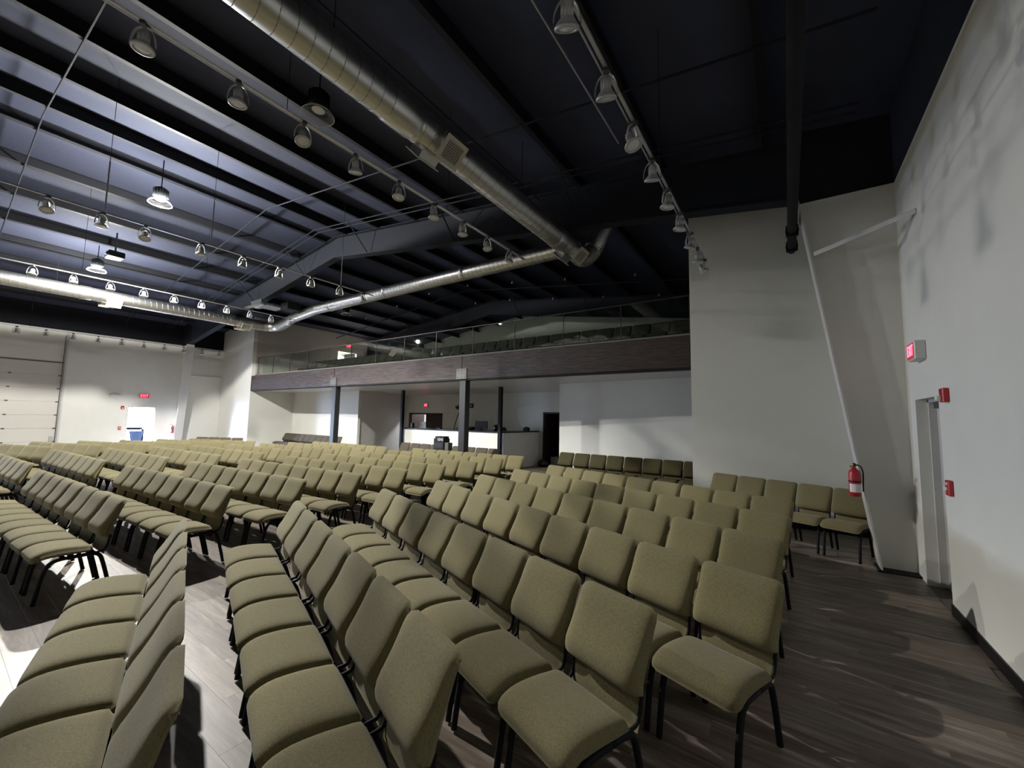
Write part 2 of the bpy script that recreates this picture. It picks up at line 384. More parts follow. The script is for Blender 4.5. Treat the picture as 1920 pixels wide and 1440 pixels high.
# roof: two slopes, purlins as pieces, rafters, pipes
cl = MB()
for s, xa in ((1, XR), (-1, XL)):
    xe = xa + 0.2*s
    za, zr = EAVE - SL*0.2, roof_z(XM)
    vs = [(xe, YF-0.2, za), (XM, YF-0.2, zr), (XM, YB+0.2, zr), (xe, YB+0.2, za)]
    vs += [(v[0], v[1], v[2]+0.12) for v in vs]
    cl.add(vs, [(0, 1, 2, 3), (7, 6, 5, 4), (0, 4, 5, 1), (3, 2, 6, 7), (0, 3, 7, 4), (1, 5, 6, 2)])
ceiling = struct(cl.build('ceiling', 'insul'))
pm = MB()
L_ = YB - YF
pm.box(-0.035, 0.035, 0, L_, -0.012, 0.0); pm.box(-0.006, 0.006, 0, L_, -0.235, 0.0); pm.box(-0.006, 0.085, 0, L_, -0.24, -0.228)
pmesh = pm.mesh('purlin', 'black_steel')
k = 0
for s in (1, -1):
    x = XM + s*0.55
    while abs(x-XM) < 12.2:
        part('purlin', pmesh, ceiling, (x, YF, roof_z(x)-0.003), (0, math.atan(SL)*s, 0)); x += s*1.5
# insulation sag straps: long thin cross pipes
def cross_pipe(y, r, drop, name='cross_pipe', x0=XL+0.4, x1=XR-0.4):
    MB().tube([(x0, y, roof_z(x0)-drop), (XM, y, roof_z(XM)-drop), (x1, y, roof_z(x1)-drop)], r, 6).build(name, 'rafter', ceiling)
cross_pipe(0.85, 0.013, 0.26, 'sprinkler_pipe'); cross_pipe(4.75, 0.016, 0.26, 'sprinkler_pipe'); cross_pipe(12.6, 0.022, 0.3, 'sprinkler_pipe')
cross_pipe(6.05, 0.015, 0.30, 'conduit'); cross_pipe(6.18, 0.015, 0.33, 'conduit')
MB().tube([(-4.05, YF+0.3, 6.2), (-4.05, 8.4, 6.2)], 0.014, 6).build('conduit', 'rafter', ceiling)
MB().tube([(-1.9, -2, 5.75), (-1.9, 5.4, 5.75)], 0.012, 6).build('conduit', 'track', ceiling)

# rigid frame in the y = 6.82 plane: tapered columns and rafter
FY = 6.82
def rafter_bot(x):
    d = min(XR-x, x-XL)
    return 4.90 + (d-1.0)*0.1405
def frame_rafter(y):
    N = 14
    xs = [XL+1.0 + (XR-XL-2.0)*i/N for i in range(N+1)]
    web = MB()
    for i in range(N):
        a, b = xs[i], xs[i+1]
        pts = [(a, rafter_bot(a)), (b, rafter_bot(b)), (b, roof_z(b)-0.22), (a, roof_z(a)-0.22)]
        vs = [(px, yy, pz) for yy in (y-0.006, y+0.006) for px, pz in pts]
        web.add(vs, [(0, 1, 2, 3), (7, 6, 5, 4), (0, 4, 5, 1), (2, 6, 7, 3)])
    fl = MB()
    for (fn, t) in ((rafter_bot, 0.02), (lambda q: roof_z(q)-0.24, 0.02)):
        for i in range(N):
            a, b = xs[i], xs[i+1]
            vs = [(q, yy, fn(q)+dz) for dz in (0, t) for q in (a, b) for yy in (y-0.11, y+0.11)]
            fl.add(vs, [(0, 2, 3, 1), (4, 5, 7, 6), (0, 4, 6, 2), (1, 3, 7, 5)])
    r = web.build('rafter', 'rafter', ceiling)
    fl.build('rafter_flange', 'rafter', r)
    # flange braces
    for q in (-19.3, -16.2, -12.9, -9.6, -6.3, -3.2):
        MB().tube([(q, y-0.10, rafter_bot(q)+0.03), (q+0.0, y-0.75, roof_z(q)-0.24)], 0.016, 5).build('flange_brace', 'rafter', r)
frame_rafter(FY)
frame_rafter(14.6)
def column(side):
    s = 1 if side == 'right' else -1
    xw = XR if s > 0 else XL
    lab = ('white tapered steel column beside the recessed door in the right wall' if s > 0 else
           'white tapered steel column beside the bright open doorway in the far left wall')
    t = thing('tapered_column', (xw, FY, 0), lab, 'column')
    top, bot, h = 1.0, 0.33, WZ
    web = MB()
    vs = [(-s*q, yy, z) for yy in (-0.008, 0.008) for q, z in ((0.0, 0), (bot, 0), (top, h), (0.0, h))]
    web.add(vs, [(0, 1, 2, 3), (7, 6, 5, 4), (0, 4, 5, 1), (1, 5, 6, 2), (2, 6, 7, 3)])
    web.build('column_web', 'wall', t)
    fl = MB()
    vs = [(-s*q, yy, z) for yy in (-0.15, 0.15) for q, z in ((bot, 0), (bot+0.018, 0), (top+0.018, h), (top, h))]
    fl.add(vs, [(0, 1, 2, 3), (7, 6, 5, 4), (0, 4, 5, 1), (1, 5, 6, 2), (2, 6, 7, 3), (3, 7, 4, 0)])
    fl.build('column_flange', 'white_steel', t)
    MB().box(-s*(bot+0.05) if s > 0 else 0.0, 0.0 if s > 0 else (bot+0.05), -0.17, 0.17, 0, 0.02).build('base_plate', 'black_steel', t)
    # black haunch above the white finish
    hn = MB()
    zr = roof_z(xw - s*1.0)-0.05
    vs = [(-s*q, yy, z) for yy in (-0.02, 0.02) for q, z in ((0.0, h), (top+0.01, h), (top+0.01, zr), (0.0, EAVE-0.05))]
    hn.add(vs, [(0, 1, 2, 3), (7, 6, 5, 4), (0, 4, 5, 1), (1, 5, 6, 2), (2, 6, 7, 3)])
    hn.build('haunch_plate', 'black_wall', t)
    return t
colr = column('right'); coll = column('left')
# angle braces from the flange to the wall girt
def brace(a, b, mat, parent):
    a, b = Vector(a), Vector(b); d = b-a; L = d.length
    q = d.to_track_quat('X', 'Z').to_matrix().to_4x4(); q.translation = a
    MB().box(0, L, -0.004, 0.004, -0.055, 0.0, q).box(0, L, -0.004, 0.05, -0.004, 0.004, q).build('flange_brace', mat, parent)
brace((0.36-XR, -0.16, 4.07), (-0.005, -0.92, 4.10), 'white_steel', colr)

# balcony: platform, soffit, beam, posts, railing
px0 = (XWL+XWR)/2
struct(MB().box(XWL, XWR, 8.735, 8.765, 3.42, 3.555).build('trim_1', 'edge'))
struct(MB().box(XWL, XWR, 8.765, YB, 3.45, 3.55).build('floor_balcony', 'soffit'))
struct(MB().box(XWL, XWR, 8.82, BY+0.14, 2.81, 2.86).build('ceiling_recess', 'soffit'))
beam = thing('balcony_beam', (px0, WY, 2.79), 'long glossy dark wood beam along the front of the balcony', 'beam')
bsec = [XWL+0.005, -13.72, -7.52, XWR-0.005]
for i in range(3):
    MB().bevbox(bsec[i]-px0+0.004, bsec[i+1]-px0-0.004, 0.0, 0.22, 0.03, 0.68, 0.008).build('beam_section', 'beam', beam)
MB().box(XWL-px0, XWR-px0, 0.01, 0.26, 0.0, 0.028).build('bottom_plate', 'black_steel', beam)
for i, x in enumerate((-13.75, -7.52)):
    pl = MB().bevbox(x-0.19-px0, x+0.19-px0, -0.022, -0.001, 0.03, 0.33, 0.004).build('gusset_plate', 'plate', beam)
    bm_ = MB()
    for dx in (-0.13, 0, 0.13):
        for z in (0.08, 0.28):
            bm_.tube([(x+dx-px0, -0.022, z), (x+dx-px0, -0.036, z)], 0.014, 6)
    bm_.build('bolts', 'hinge', pl)
    t = thing('steel_post', (x+0.02, WY+0.12, 0), 'square dark steel post under the balcony beam, ' + ('the left one of the two' if i == 0 else 'the right one of the two'), 'post', 0, 'posts under the balcony beam')
    MB().bevbox(-0.115, 0.115, -0.1, 0.1, 0.02, 2.788, 0.012).build('post_shaft', 'post', t)
    MB().box(-0.17, 0.17, -0.16, 0.16, 0.0, 0.02).build('base_plate', 'black_steel', t)
for x, y, lab in ((-12.93, 11.07, 'thin black steel post at the left front corner of the sound booth'), (-8.02, 11.07, 'thin black steel post at the right front corner of the sound booth')):
    t = thing('booth_post', (x, y, 0), lab, 'post')
    MB().bevbox(-0.06, 0.06, -0.06, 0.06, 0.012, 2.808, 0.006).build('post_shaft', 'black_steel', t)
    MB().box(-0.09, 0.09, -0.09, 0.09, 0, 0.012).build('base_plate', 'black_steel', t)
rail = thing('glass_railing', (px0, WY+0.235, 3.55), 'frameless glass railing with slim dark rail on top of the balcony edge', 'railing')
n = 13; wpan = (XWR-XWL-0.1)/n
gm = MB().box(0.012, wpan-0.012, -0.006, 0.006, 0.02, 0.77).mesh('glass_panel', 'glass')
pmm = MB().box(-0.007, 0.007, -0.010, 0.010, 0.0, 0.78).mesh('rail_post', 'bronze')
for i in range(n):
    part('glass_panel', gm, rail, (XWL+0.05-px0+i*wpan, 0, 0))
    part('rail_post', pmm, rail, (XWL+0.05-px0+i*wpan, 0, 0))
part('rail_post', pmm, rail, (XWL+0.05-px0+n*wpan, 0, 0))
MB().box(XWL+0.04-px0, XWR-0.02-px0, -0.016, 0.016, 0.78, 0.798).build('top_rail', 'bronze', rail)
# outdoor ground beyond the left exit
struct(MB().box(XL-14, XL-WT, -4, 14, -0.16, -0.02).build('ground_outside', 'concrete'))
# ------------------------------------------------------------------ chairs
def pad(w, prof, half, rt, rb, nu=14, pw=8):
    """cushion: prof = list of (y,z) along the centre line, half = half thickness at each, corner radii at start/end rows"""
    nv = len(prof); pts = [Vector((0, a, b)) for a, b in prof]
    cum = [0]
    for i in range(1, nv): cum.append(cum[-1] + (pts[i]-pts[i-1]).length)
    tot = cum[-1]; front = []; back = []
    for i in range(nv):
        d = (pts[min(i+1, nv-1)] - pts[max(i-1, 0)]).normalized()
        nrm = Vector((0, -d.z, d.y)) if True else None
        s, e = cum[i], tot-cum[i]; hw = w/2
        if s < rb: hw -= rb - math.sqrt(max(0, rb*rb - (rb-s)**2))
        if e < rt: hw -= rt - math.sqrt(max(0, rt*rt - (rt-e)**2))
        endf = min(1.0, math.sqrt(max(0.0, 1-max(0, 1-min(s, e)/0.035)**2)))
        fr, bk = [], []
        for j in range(nu+1):
            q = -math.cos(math.pi*j/nu); u = q*0.6 + (-1+2*j/nu)*0.4
            t = half[i]*(max(0.0, 1-abs(u)**pw))**0.5*endf
            c = pts[i] + Vector((u*hw, 0, 0))
            fr.append(c + nrm*t); bk.append(c - nrm*t*0.72)
        front.append(fr); back.append(bk)
    mb = MB(); vs = [v for r in front for v in r] + [v for r in back for v in r]; fs = []
    K = nu+1; O = nv*K
    for i in range(nv-1):
        for j in range(nu):
            a = i*K+j; fs.append((a, a+1, a+K+1, a+K)); fs.append((O+a+1, O+a, O+a+K, O+a+K+1))
        fs.append((i*K, (i+1)*K, O+(i+1)*K, O+i*K)); fs.append((i*K+nu, O+i*K+nu, O+(i+1)*K+nu, (i+1)*K+nu))
    for j in range(nu):
        fs.append((j, O+j, O+j+1, j+1)); e = (nv-1)*K+j; fs.append((e, e+1, O+e+1, O+e))
    return mb.add(vs, fs)
def resample(P, n):
    out = []
    m_ = len(P)-1
    for i in range(n):
        t = i/(n-1)*m_; k = min(int(t), m_-1); f = t-k
        p0, p1, p2, p3 = P[max(k-1, 0)], P[k], P[k+1], P[min(k+2, m_)]
        out.append(tuple(0.5*((2*b)+(-a+c)*f+(2*a-5*b+4*c-d)*f*f+(-a+3*b-3*c+d)*f**3) for a, b, c, d in zip(p0, p1, p2, p3)))
    return out
CW = 0.452
bp = resample([(0.190, 0.512, .032), (0.182, 0.540, .055), (0.188, 0.585, .062), (0.212, 0.64, .052), (0.242, 0.71, .040), (0.266, 0.77, .033), (0.290, 0.82, .028), (0.318, 0.855, .020)], 15)
me_back = pad(CW, [(a, b) for a, b, c in bp], [c for a, b, c in bp], 0.045, 0.02).mesh('backrest', 'fabric', True)
lp = resample([(0.180, 0.350, .009), (0.196, 0.43, .011), (0.212, 0.535, .010)], 5)
me_low = pad(CW-0.05, [(a, b) for a, b, c in lp], [c for a, b, c in lp], 0.004, 0.004, 6).mesh('lower_back', 'fabric', True)
sp = resample([(0.105, 0.422, .033), (0.03, 0.426, .041), (-0.08, 0.434, .046), (-0.19, 0.432, .047), (-0.255, 0.412, .042), (-0.290, 0.380, .030)], 15)
me_seat = pad(CW+0.006, [(a, b) for a, b, c in sp], [-c for a, b, c in sp], 0.05, 0.03)
# seat normals: thicker side up
me_seat.f = [tuple(reversed(f)) for f in me_seat.f]
me_seat = me_seat.mesh('seat', 'fabric', True)
def arc(pts, n=14): return resample(pts, n)
def leg_mesh(s, frontleg):
    x = s*0.195
    if frontleg: P = [(x, -0.250, 0.012), (x, -0.235, 0.12), (x, -0.212, 0.26), (x, -0.180, 0.345), (x, -0.12, 0.376), (x, 0.0, 0.378)]
    else: P = [(x, 0.0, 0.378), (x, 0.10, 0.376), (x, 0.150, 0.352), (x, 0.178, 0.28), (x, 0.212, 0.15), (x, 0.245, 0.012)]
    return MB().tube(arc(P, 12), 0.0165, 8).mesh('leg', 'black_steel', True)
me_legs = [leg_mesh(s, f) for s in (-1, 1) for f in (True, False)]
me_feet = MB().tube([(0, 0, 0.0), (0, 0, 0.022)], 0.016, 8).mesh('rubber_foot', 'black_plastic')
fm = MB()
for s in (-1, 1):
    fm.tube(arc([(s*0.195, 0.06, 0.383), (s*0.196, 0.14, 0.384), (s*0.198, 0.19, 0.41), (s*0.200, 0.215, 0.53)], 9), 0.010, 6)
fm.box(-0.195, 0.195, -0.10, -0.075, 0.372, 0.388); fm.box(-0.195, 0.195, 0.10, 0.125, 0.372, 0.388)
me_frame = fm.mesh('back_frame', 'black_steel', True)
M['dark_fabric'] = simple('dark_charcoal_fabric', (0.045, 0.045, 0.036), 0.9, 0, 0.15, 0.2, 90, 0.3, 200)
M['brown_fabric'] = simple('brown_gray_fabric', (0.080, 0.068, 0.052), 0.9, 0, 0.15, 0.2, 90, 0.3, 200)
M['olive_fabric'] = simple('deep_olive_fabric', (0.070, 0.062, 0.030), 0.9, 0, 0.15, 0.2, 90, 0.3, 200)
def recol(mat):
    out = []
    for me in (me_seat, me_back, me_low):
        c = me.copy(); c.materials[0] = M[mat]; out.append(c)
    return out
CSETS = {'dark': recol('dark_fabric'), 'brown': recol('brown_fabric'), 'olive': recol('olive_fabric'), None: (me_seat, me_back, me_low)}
def make_chair(x, y, rz, label, group, sx=1.0, z=0.0, full=True):
    t = thing('church_chair', (x, y, z), label, 'chair', rz, group); t.scale = (sx, 1, 1)
    a, b, c = CSETS[full if isinstance(full, str) else None]
    part('seat', a, t); part('backrest', b, t); part('lower_back', c, t)
    if full:
        for i, l in enumerate(me_legs):
            lo = part('leg', l, t)
        part('back_frame', me_frame, t)
    return t
BT = 0.290       # local y of the top front edge of a backrest
def chair_row(start, ang, pitch, n, fmt, group, z=0.0, from_right=False, full=True):
    a = math.radians(ang); u = Vector((math.cos(a), math.sin(a))); nn = Vector((-u.y, u.x))
    S = Vector(start) - (u*pitch*n if from_right else Vector((0, 0)))
    for i in range(n):
        c = S + u*pitch*(i+0.5) - nn*BT
        jit = random.uniform(-0.006, 0.006)
        make_chair(c.x + nn.x*jit, c.y + nn.y*jit, a + math.radians(random.uniform(-0.7, 0.7)), fmt(i), group, pitch/0.4605, z, full)
# right angled block, rows counted from the camera backwards
A = [((-4.28, 1.34), 6, 0.474, -17.0), ((-4.31, 2.31), 7, 0.492, -18.4), ((-4.22, 3.34), 8, 0.489, -19.6), ((-4.19, 4.25), 9, 0.488, -19.2),
     ((-4.12, 5.14), 9, 0.476, -18.0), ((-4.10, 6.11), 9, 0.478, -17.6), ((-3.95, 7.12), 9, 0.466, -18.3)]
rown = ['front row', 'second row', 'third row', 'fourth row', 'fifth row', 'sixth row', 'seventh row']
for r, (st, n, pt, an) in enumerate(A):
    chair_row(st, an, pt, n, lambda i, r=r: f'taupe padded chair, {ORD[i+1]} from left in the {rown[r]} of the right angled block', 'chairs in the right angled block')
chair_row((-1.15, 8.12), -21.5, 0.445, 5, lambda i: f'taupe padded chair, {ORD[i+1]} from left in short row before the right wing wall', 'chairs before the right wing wall')
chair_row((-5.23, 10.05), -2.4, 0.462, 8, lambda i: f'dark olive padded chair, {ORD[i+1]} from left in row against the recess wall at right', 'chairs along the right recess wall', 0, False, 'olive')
# centre right block
NR = [(-5.56, 1.25), (-5.51, 2.20), (-5.47, 3.07), (-5.40, 3.90), (-5.33, 4.74), (-5.27, 5.60), (-5.23, 6.48), (-5.21, 7.36), (-5.20, 8.20)]
for r, st in enumerate(NR):
    chair_row(st, 2.6, 0.461, 8, lambda i, r=r: f'taupe padded chair, {ORD[i+1]} from left, {ORD[r+1]} row from the front, centre right block', 'chairs in the centre right block', 0, True)
# centre left block
MR = [(-10.30, 1.13), (-10.22, 1.98), (-10.06, 2.85), (-9.97, 3.70), (-9.95, 4.55), (-9.88, 5.40), (-9.80, 6.20), (-9.72, 7.0), (-9.68, 7.80)]
for r, st in enumerate(MR):
    chair_row(st, 3.0, 0.455, 8, lambda i, r=r: f'taupe padded chair, {ORD[i+1]} from left, {ORD[r+1]} row from the front, centre left block', 'chairs in the centre left block', 0, True)
# left angled block
FR = [(-14.82, 1.91), (-14.83, 2.80), (-14.68, 3.69), (-14.60, 4.59), (-14.51, 5.46), (-14.33, 6.27)]
for r, st in enumerate(FR):
    chair_row(st, 20.0, 0.47, 6, lambda i, r=r: f'taupe padded chair, {ORD[i+1]} from left, {ORD[r+1]} row from the front, far left angled block', 'chairs in the far left angled block', 0, True)
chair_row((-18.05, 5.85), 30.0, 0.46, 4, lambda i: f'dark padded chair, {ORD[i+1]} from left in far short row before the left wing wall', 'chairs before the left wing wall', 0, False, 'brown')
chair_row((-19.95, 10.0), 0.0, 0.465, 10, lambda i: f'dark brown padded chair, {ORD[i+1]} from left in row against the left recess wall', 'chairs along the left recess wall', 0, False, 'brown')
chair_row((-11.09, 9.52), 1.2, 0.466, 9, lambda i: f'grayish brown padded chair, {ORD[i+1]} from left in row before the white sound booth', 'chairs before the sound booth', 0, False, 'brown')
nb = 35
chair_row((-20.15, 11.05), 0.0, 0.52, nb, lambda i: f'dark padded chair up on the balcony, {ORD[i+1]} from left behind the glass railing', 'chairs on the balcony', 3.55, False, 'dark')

# ------------------------------------------------------------------ ducts
def duct_thing(name, loc, label): return thing(name, loc, label, 'duct')
def helix(p0, p1, r, pitch, t=0.006, seg=20):
    p0, p1 = Vector(p0), Vector(p1); d = p1-p0; L = d.length; d.normalize()
    a = Vector((0, 0, 1)).cross(d).normalized(); b = d.cross(a)
    n = int(L/pitch*seg); mb = MB(); vs = []; fs = []
    for i in range(n+1):
        ph = 2*math.pi*i/seg; c = p0 + d*(L*i/n); rad = a*math.cos(ph)+b*math.sin(ph)
        vs += [c+rad*(r-0.001)-d*t, c+rad*(r+t*0.7), c+rad*(r-0.001)+d*t]
        if i: k = (i-1)*3; fs += [(k, k+1, k+4, k+3), (k+1, k+2, k+5, k+4)]
    return mb.add(vs, fs)
def register(parent, c, nrm, along):
    """square grille on a short collar; c centre of face, nrm outward"""
    nrm = Vector(nrm).normalized(); al = Vector(along).normalized(); ot = nrm.cross(al)
    mt = Matrix((( al.x, ot.x, nrm.x, c[0]), (al.y, ot.y, nrm.y, c[1]), (al.z, ot.z, nrm.z, c[2]), (0, 0, 0, 1)))
    MB().box(-0.14, 0.14, -0.12, 0.12, -0.14, -0.002, mt).build('register_box', 'galv', parent)
    f = MB()
    for q in (-1, 1):
        f.box(-0.18, 0.18, q*0.135-0.025, q*0.135+0.025, 0, 0.014, mt); f.box(q*0.155-0.025, q*0.155+0.025, -0.11, 0.11, 0, 0.014, mt)
    g = f.build('grille_frame', 'grille', parent)
    MB().box(-0.13, 0.13, -0.11, 0.11, -0.004, 0.0, mt).build('grille_backing', 'grille_dark', g)
    s = MB()
    for i in range(9): s.box(-0.13, 0.13, -0.1+i*0.025-0.004, -0.1+i*0.025+0.004, 0.001, 0.010, mt)
    for i in range(11): s.box(-0.125+i*0.025-0.0025, -0.125+i*0.025+0.0025, -0.11, 0.11, 0.001, 0.007, mt)
    s.build('grille_bars', 'grille', g)
def straight(parent, p0, p1, r, pitch=0.15):
    MB().tube([p0, p1], r, 36, False).build('duct_pipe', 'galv', parent, True)
    tag(helix(p0, p1, r, pitch).build('spiral_seam', 'galv_dark', parent), kind='stuff')
def collar(parent, p, d, r, L):
    p = Vector(p); d = Vector(d)
    MB().tube([p-d*L/2, p-d*(L/2-0.03), p+d*(L/2-0.03), p+d*L/2], [r, r+0.012, r+0.012, r], 32, False).build('duct_collar', 'galv', parent, True)
DR = 0.20
dxr, dxl, dz, dzl = -3.57, -17.80, 5.25, 5.36
t = duct_thing('spiral_duct', (dxr, 0, dz), 'large round silver spiral duct running overhead toward the balcony, right of centre')
straight(t, (0, YF+0.4, 0), (0, 7.75, 0), DR)
def elp(a): q = 0.34-0.34*math.cos(a); return Vector((q*0.5, 7.75+0.34*math.sin(a), q*0.87))
el = MB().tube([elp(math.radians(90*i/8)) for i in range(9)] + [(0.45, 8.02, 0.8), (0.45, 8.02, 1.05)], DR, 28, False)
el.build('elbow', 'galv', t, True)
er = MB()
for i in range(0, 9):
    a = math.radians(90*i/8); c = elp(a); d = Vector((0.5*math.sin(a), math.cos(a), 0.87*math.sin(a)))
    er.tube([c-d*0.008, c, c+d*0.008], [DR, DR+0.008, DR], 24, False)
er.build('elbow_seams', 'galv_dark', t)
for y in (2.85, 6.70): collar(t, (0, y, 0), (0, 1, 0), DR, 0.40 if y < 3 else 0.3)
for y in (3.50, 7.30):
    register(t, (0.20, y, -0.20), (1, 0, -1), (0, 1, 0)); register(t, (-0.20, y-0.12, -0.20), (-1, 0, -1), (0, 1, 0))
for y in (-4, -1, 2, 5.4): MB().tube([(0, y, DR), (0, y, roof_z(dxr)-dz-0.02)], 0.006, 5).build('hanger_rod', 'black_steel', t)
t = duct_thing('spiral_duct', (dxl, 0, dzl), 'large round silver spiral duct high along the left side, lit from above')
straight(t, (0, YF+0.4, 0), (0, 7.62, 0), DR)
for y in (0.3, 2.6, 6.6): collar(t, (0, y, 0), (0, 1, 0), DR, 0.28)
for y in (3.24, 7.05):
    register(t, (0.20, y, -0.20), (1, 0, -1), (0, 1, 0)); register(t, (-0.20, y-0.12, -0.20), (-1, 0, -1), (0, 1, 0))
for y in (-4, -1, 2, 5.4): MB().tube([(0, y, DR), (0, y, roof_z(dxl)-dzl-0.02)], 0.006, 5).build('hanger_rod', 'black_steel', t)
# cross duct with its corner elbow
CYD, CR = 7.42, 0.168
t = duct_thing('cross_duct', (-10, CYD, dzl), 'silver spiral cross duct joining the two long ducts in front of the balcony')
straight(t, (-13.2+10, 0, 0), (dxr-DR*0.6+10, 0.04, 0), CR, 0.13)
straight(t, (-15.3+10, 0.26, 0), (-13.2+10, 0, 0), CR, 0.13)
q = [(-17.80, 7.62), (-17.79, 7.78), (-17.68, 7.96), (-17.48, 8.08), (-17.22, 8.11), (-16.9, 8.06), (-16.3, 7.92), (-15.3, 7.68)]
MB().tube([(x+10, y-CYD, 0) for x, y in q], [DR]*6+[CR+0.02, CR], 24, False).build('elbow', 'galv', t)
for x in (-12.4, -9.6, -6.6): collar(t, (x+10, 0, 0), (1, 0, 0), CR, 0.10)
# takeoff box with hanging deflector plates
MB().box(-4.6, -4.1, -0.55, -0.10, 0.02, 0.26).build('takeoff_box', 'black_steel', t)
pl = MB()
pl.box(-6.1, -4.9, -1.10, -0.95, 0.18, 0.21); pl.box(-5.4, -4.75, -0.9, -0.35, 0.14, 0.165)
cv = [(-5.0+0.02*i, -0.55+0.0*i, 0.30+0.10*math.sin(i/8*math.pi)) for i in range(9)]
pl.build('deflector_plate', 'track', t)
cvm = MB(); vs = []
for i in range(9):
    a = math.pi*0.9*i/8
    vs += [(-5.9, -0.75-0.22*math.cos(a), 0.40-0.20*math.sin(a)), (-5.15, -0.75-0.22*math.cos(a), 0.40-0.20*math.sin(a))]
vs2 = [(x, y, z+0.008) for x, y, z in vs]
cvm.add(vs+vs2, [(2*i, 2*i+1, 2*i+3, 2*i+2) for i in range(8)] + [(18+2*i, 18+2*i+2, 18+2*i+3, 18+2*i+1) for i in range(8)])
cvm.build('curved_liner', 'track', t, True)
# black pipe overhead at right
t = thing('hanging_pipe', (0.14, 0, 4.63), 'thick black pipe hanging overhead, ending before the right wing wall', 'pipe')
MB().tube([(0, YF+0.4, 0), (0, 7.98, 0), (0, 8.0, 0)], [0.062, 0.062, 0.05], 20).build('pipe_run', 'black_steel', t, True)
for y in (7.15, 7.80):
    f = MB().tube([(0, y-0.02, 0), (0, y+0.02, 0)], 0.085, 16)
    for i in range(4):
        a = math.radians(45+90*i); f.box(0.085*math.cos(a)-0.018, 0.085*math.cos(a)+0.018, y-0.03, y+0.03, 0.085*math.sin(a)-0.018, 0.085*math.sin(a)+0.018)
    f.build('coupling', 'black_steel', t)
for y in (-3, -0.5, 7.0): MB().tube([(0, y, 0.06), (0, y, roof_z(0.14)-4.63-0.02)], 0.005, 5).build('hanger_rod', 'black_steel', t)

# ------------------------------------------------------------------ track lighting
def spot_meshes():
    yk = MB()
    P = [(-0.088, 0, -0.175), (-0.082, 0, -0.11), (-0.058, 0, -0.042), (-0.022, 0, -0.012), (0.022, 0, -0.012), (0.058, 0, -0.042), (0.082, 0, -0.11), (0.088, 0, -0.175)]
    pr = resample(P, 15); vs = []; fs = []
    for x, y, z in pr:
        k = 0.93
        vs += [(x, -0.011, z), (x, 0.011, z), (x*k, 0.011, z-0.004), (x*k, -0.011, z-0.004)]
    for i in range(len(pr)-1):
        for j in range(4):
            q = (j+1) % 4; fs.append((4*i+j, 4*i+q, 4*i+4+q, 4*i+4+j))
    yk.add(vs, fs)
    con = MB().bevbox(-0.022, 0.022, -0.045, 0.045, -0.016, 0.018, 0.005)
    body = MB().lathe([(0.0, 0.125), (0.022, 0.125), (0.032, 0.115), (0.036, 0.05), (0.040, 0.03), (0.062, 0.006), (0.072, -0.008), (0.077, -0.014)], 20)
    for i in range(10):
        a = 2*math.pi*i/10; m4 = Matrix.Rotation(a, 4, 'Z')
        body.box(0.030, 0.040, -0.0015, 0.0015, 0.035, 0.11, m4)
    rim = MB().lathe([(0.077, -0.014), (0.080, -0.022), (0.077, -0.029), (0.060, -0.031), (0.058, -0.024)], 24)
    lens = MB().lathe([(0.059, -0.022), (0.035, -0.029), (0.0, -0.032)], 20)
    return [yk.mesh('yoke', 'lamp_gray', True), con.mesh('connector', 'lamp_dark'), body.mesh('lamp_body', 'lamp_gray', True), rim.mesh('rim', 'lamp_gray', True), lens.mesh('lens', 'lamp_lens', True)]
sm = spot_meshes()
def track_spot(x, y, z, rz, tilt, label, group):
    t = thing('track_spotlight', (x, y, z), label, 'spotlight', rz, group)
    part('yoke', sm[0], t); part('connector', sm[1], t)
    b = part('lamp_body', sm[2], t, (0, 0, -0.178), (tilt, 0, 0))
    part('rim', sm[3], b); part('lens', sm[4], b)
    return t
def track(x, z, y0, y1, lamps, where, tilts, rods=None):
    t = thing('lighting_track', (x, y0, z), f'slim double lighting track {where}', 'lighting track', 0, 'lighting tracks')
    MB().box(-0.006, 0.020, 0, y1-y0, -0.002, 0.016).build('track_rail', 'track', t)
    MB().tube([(-0.035, 0, 0.012), (-0.035, y1-y0, 0.012)], 0.008, 6).build('conduit', 'track', t)
    for y in (rods or [q-y0 for q in (-3.2, -0.8, 1.9, 4.3)]):
        if rods: MB().tube([(0, y, 0.016), (0, y, 0.85)], 0.010, 6).build('hanger_rod', 'track', t)
        MB().tube([(0, y, 0.85 if rods else 0.016), (0, y, roof_z(x)-z-0.02)], 0.004, 6).build('hanger_wire', 'black_steel', t)
    for i, yy in enumerate(lamps):
        rz, tl = tilts(i)
        track_spot(x, yy, z-0.018, rz, tl, f'gray spotlight, {ORD[i+1]} visible lamp along the track {where}', 'spotlights on the ceiling tracks')
rnd = random.Random(3)
rt = [(0.5, 0.55), (0.3, 0.45), (1.3, -0.35), (0.4, 0.40), (1.2, 0.15), (1.3, 0.2), (1.1, 0.35), (0.2, 0.3), (1.8, -0.5)]
track(-1.06, 4.40, -4.0, 7.2, [2.08, 2.74, 3.38, 4.00, 4.62, 5.26, 5.92, 6.50, 7.02], 'nearest the right wall', lambda i: rt[i % 9])
track(-4.19, 4.87, -4.0, 6.5, [0.78, 1.46, 2.08, 2.72, 3.37, 4.02, 4.66, 5.30, 5.96], 'beside the right silver duct', lambda i: (1.2+rnd.uniform(-0.6, 0.6), rnd.uniform(-0.35, 0.35)))
track(-8.66, 4.80, -4.0, 6.3, [0.25, 0.80, 1.36, 1.87, 2.64, 3.32, 4.00, 4.68, 5.38, 6.02], 'under the centre of the roof', lambda i: (1.57+rnd.uniform(-0.6, 0.6), rnd.uniform(-0.4, 0.3)), [2.5, 5.38, 6.78, 9.4])
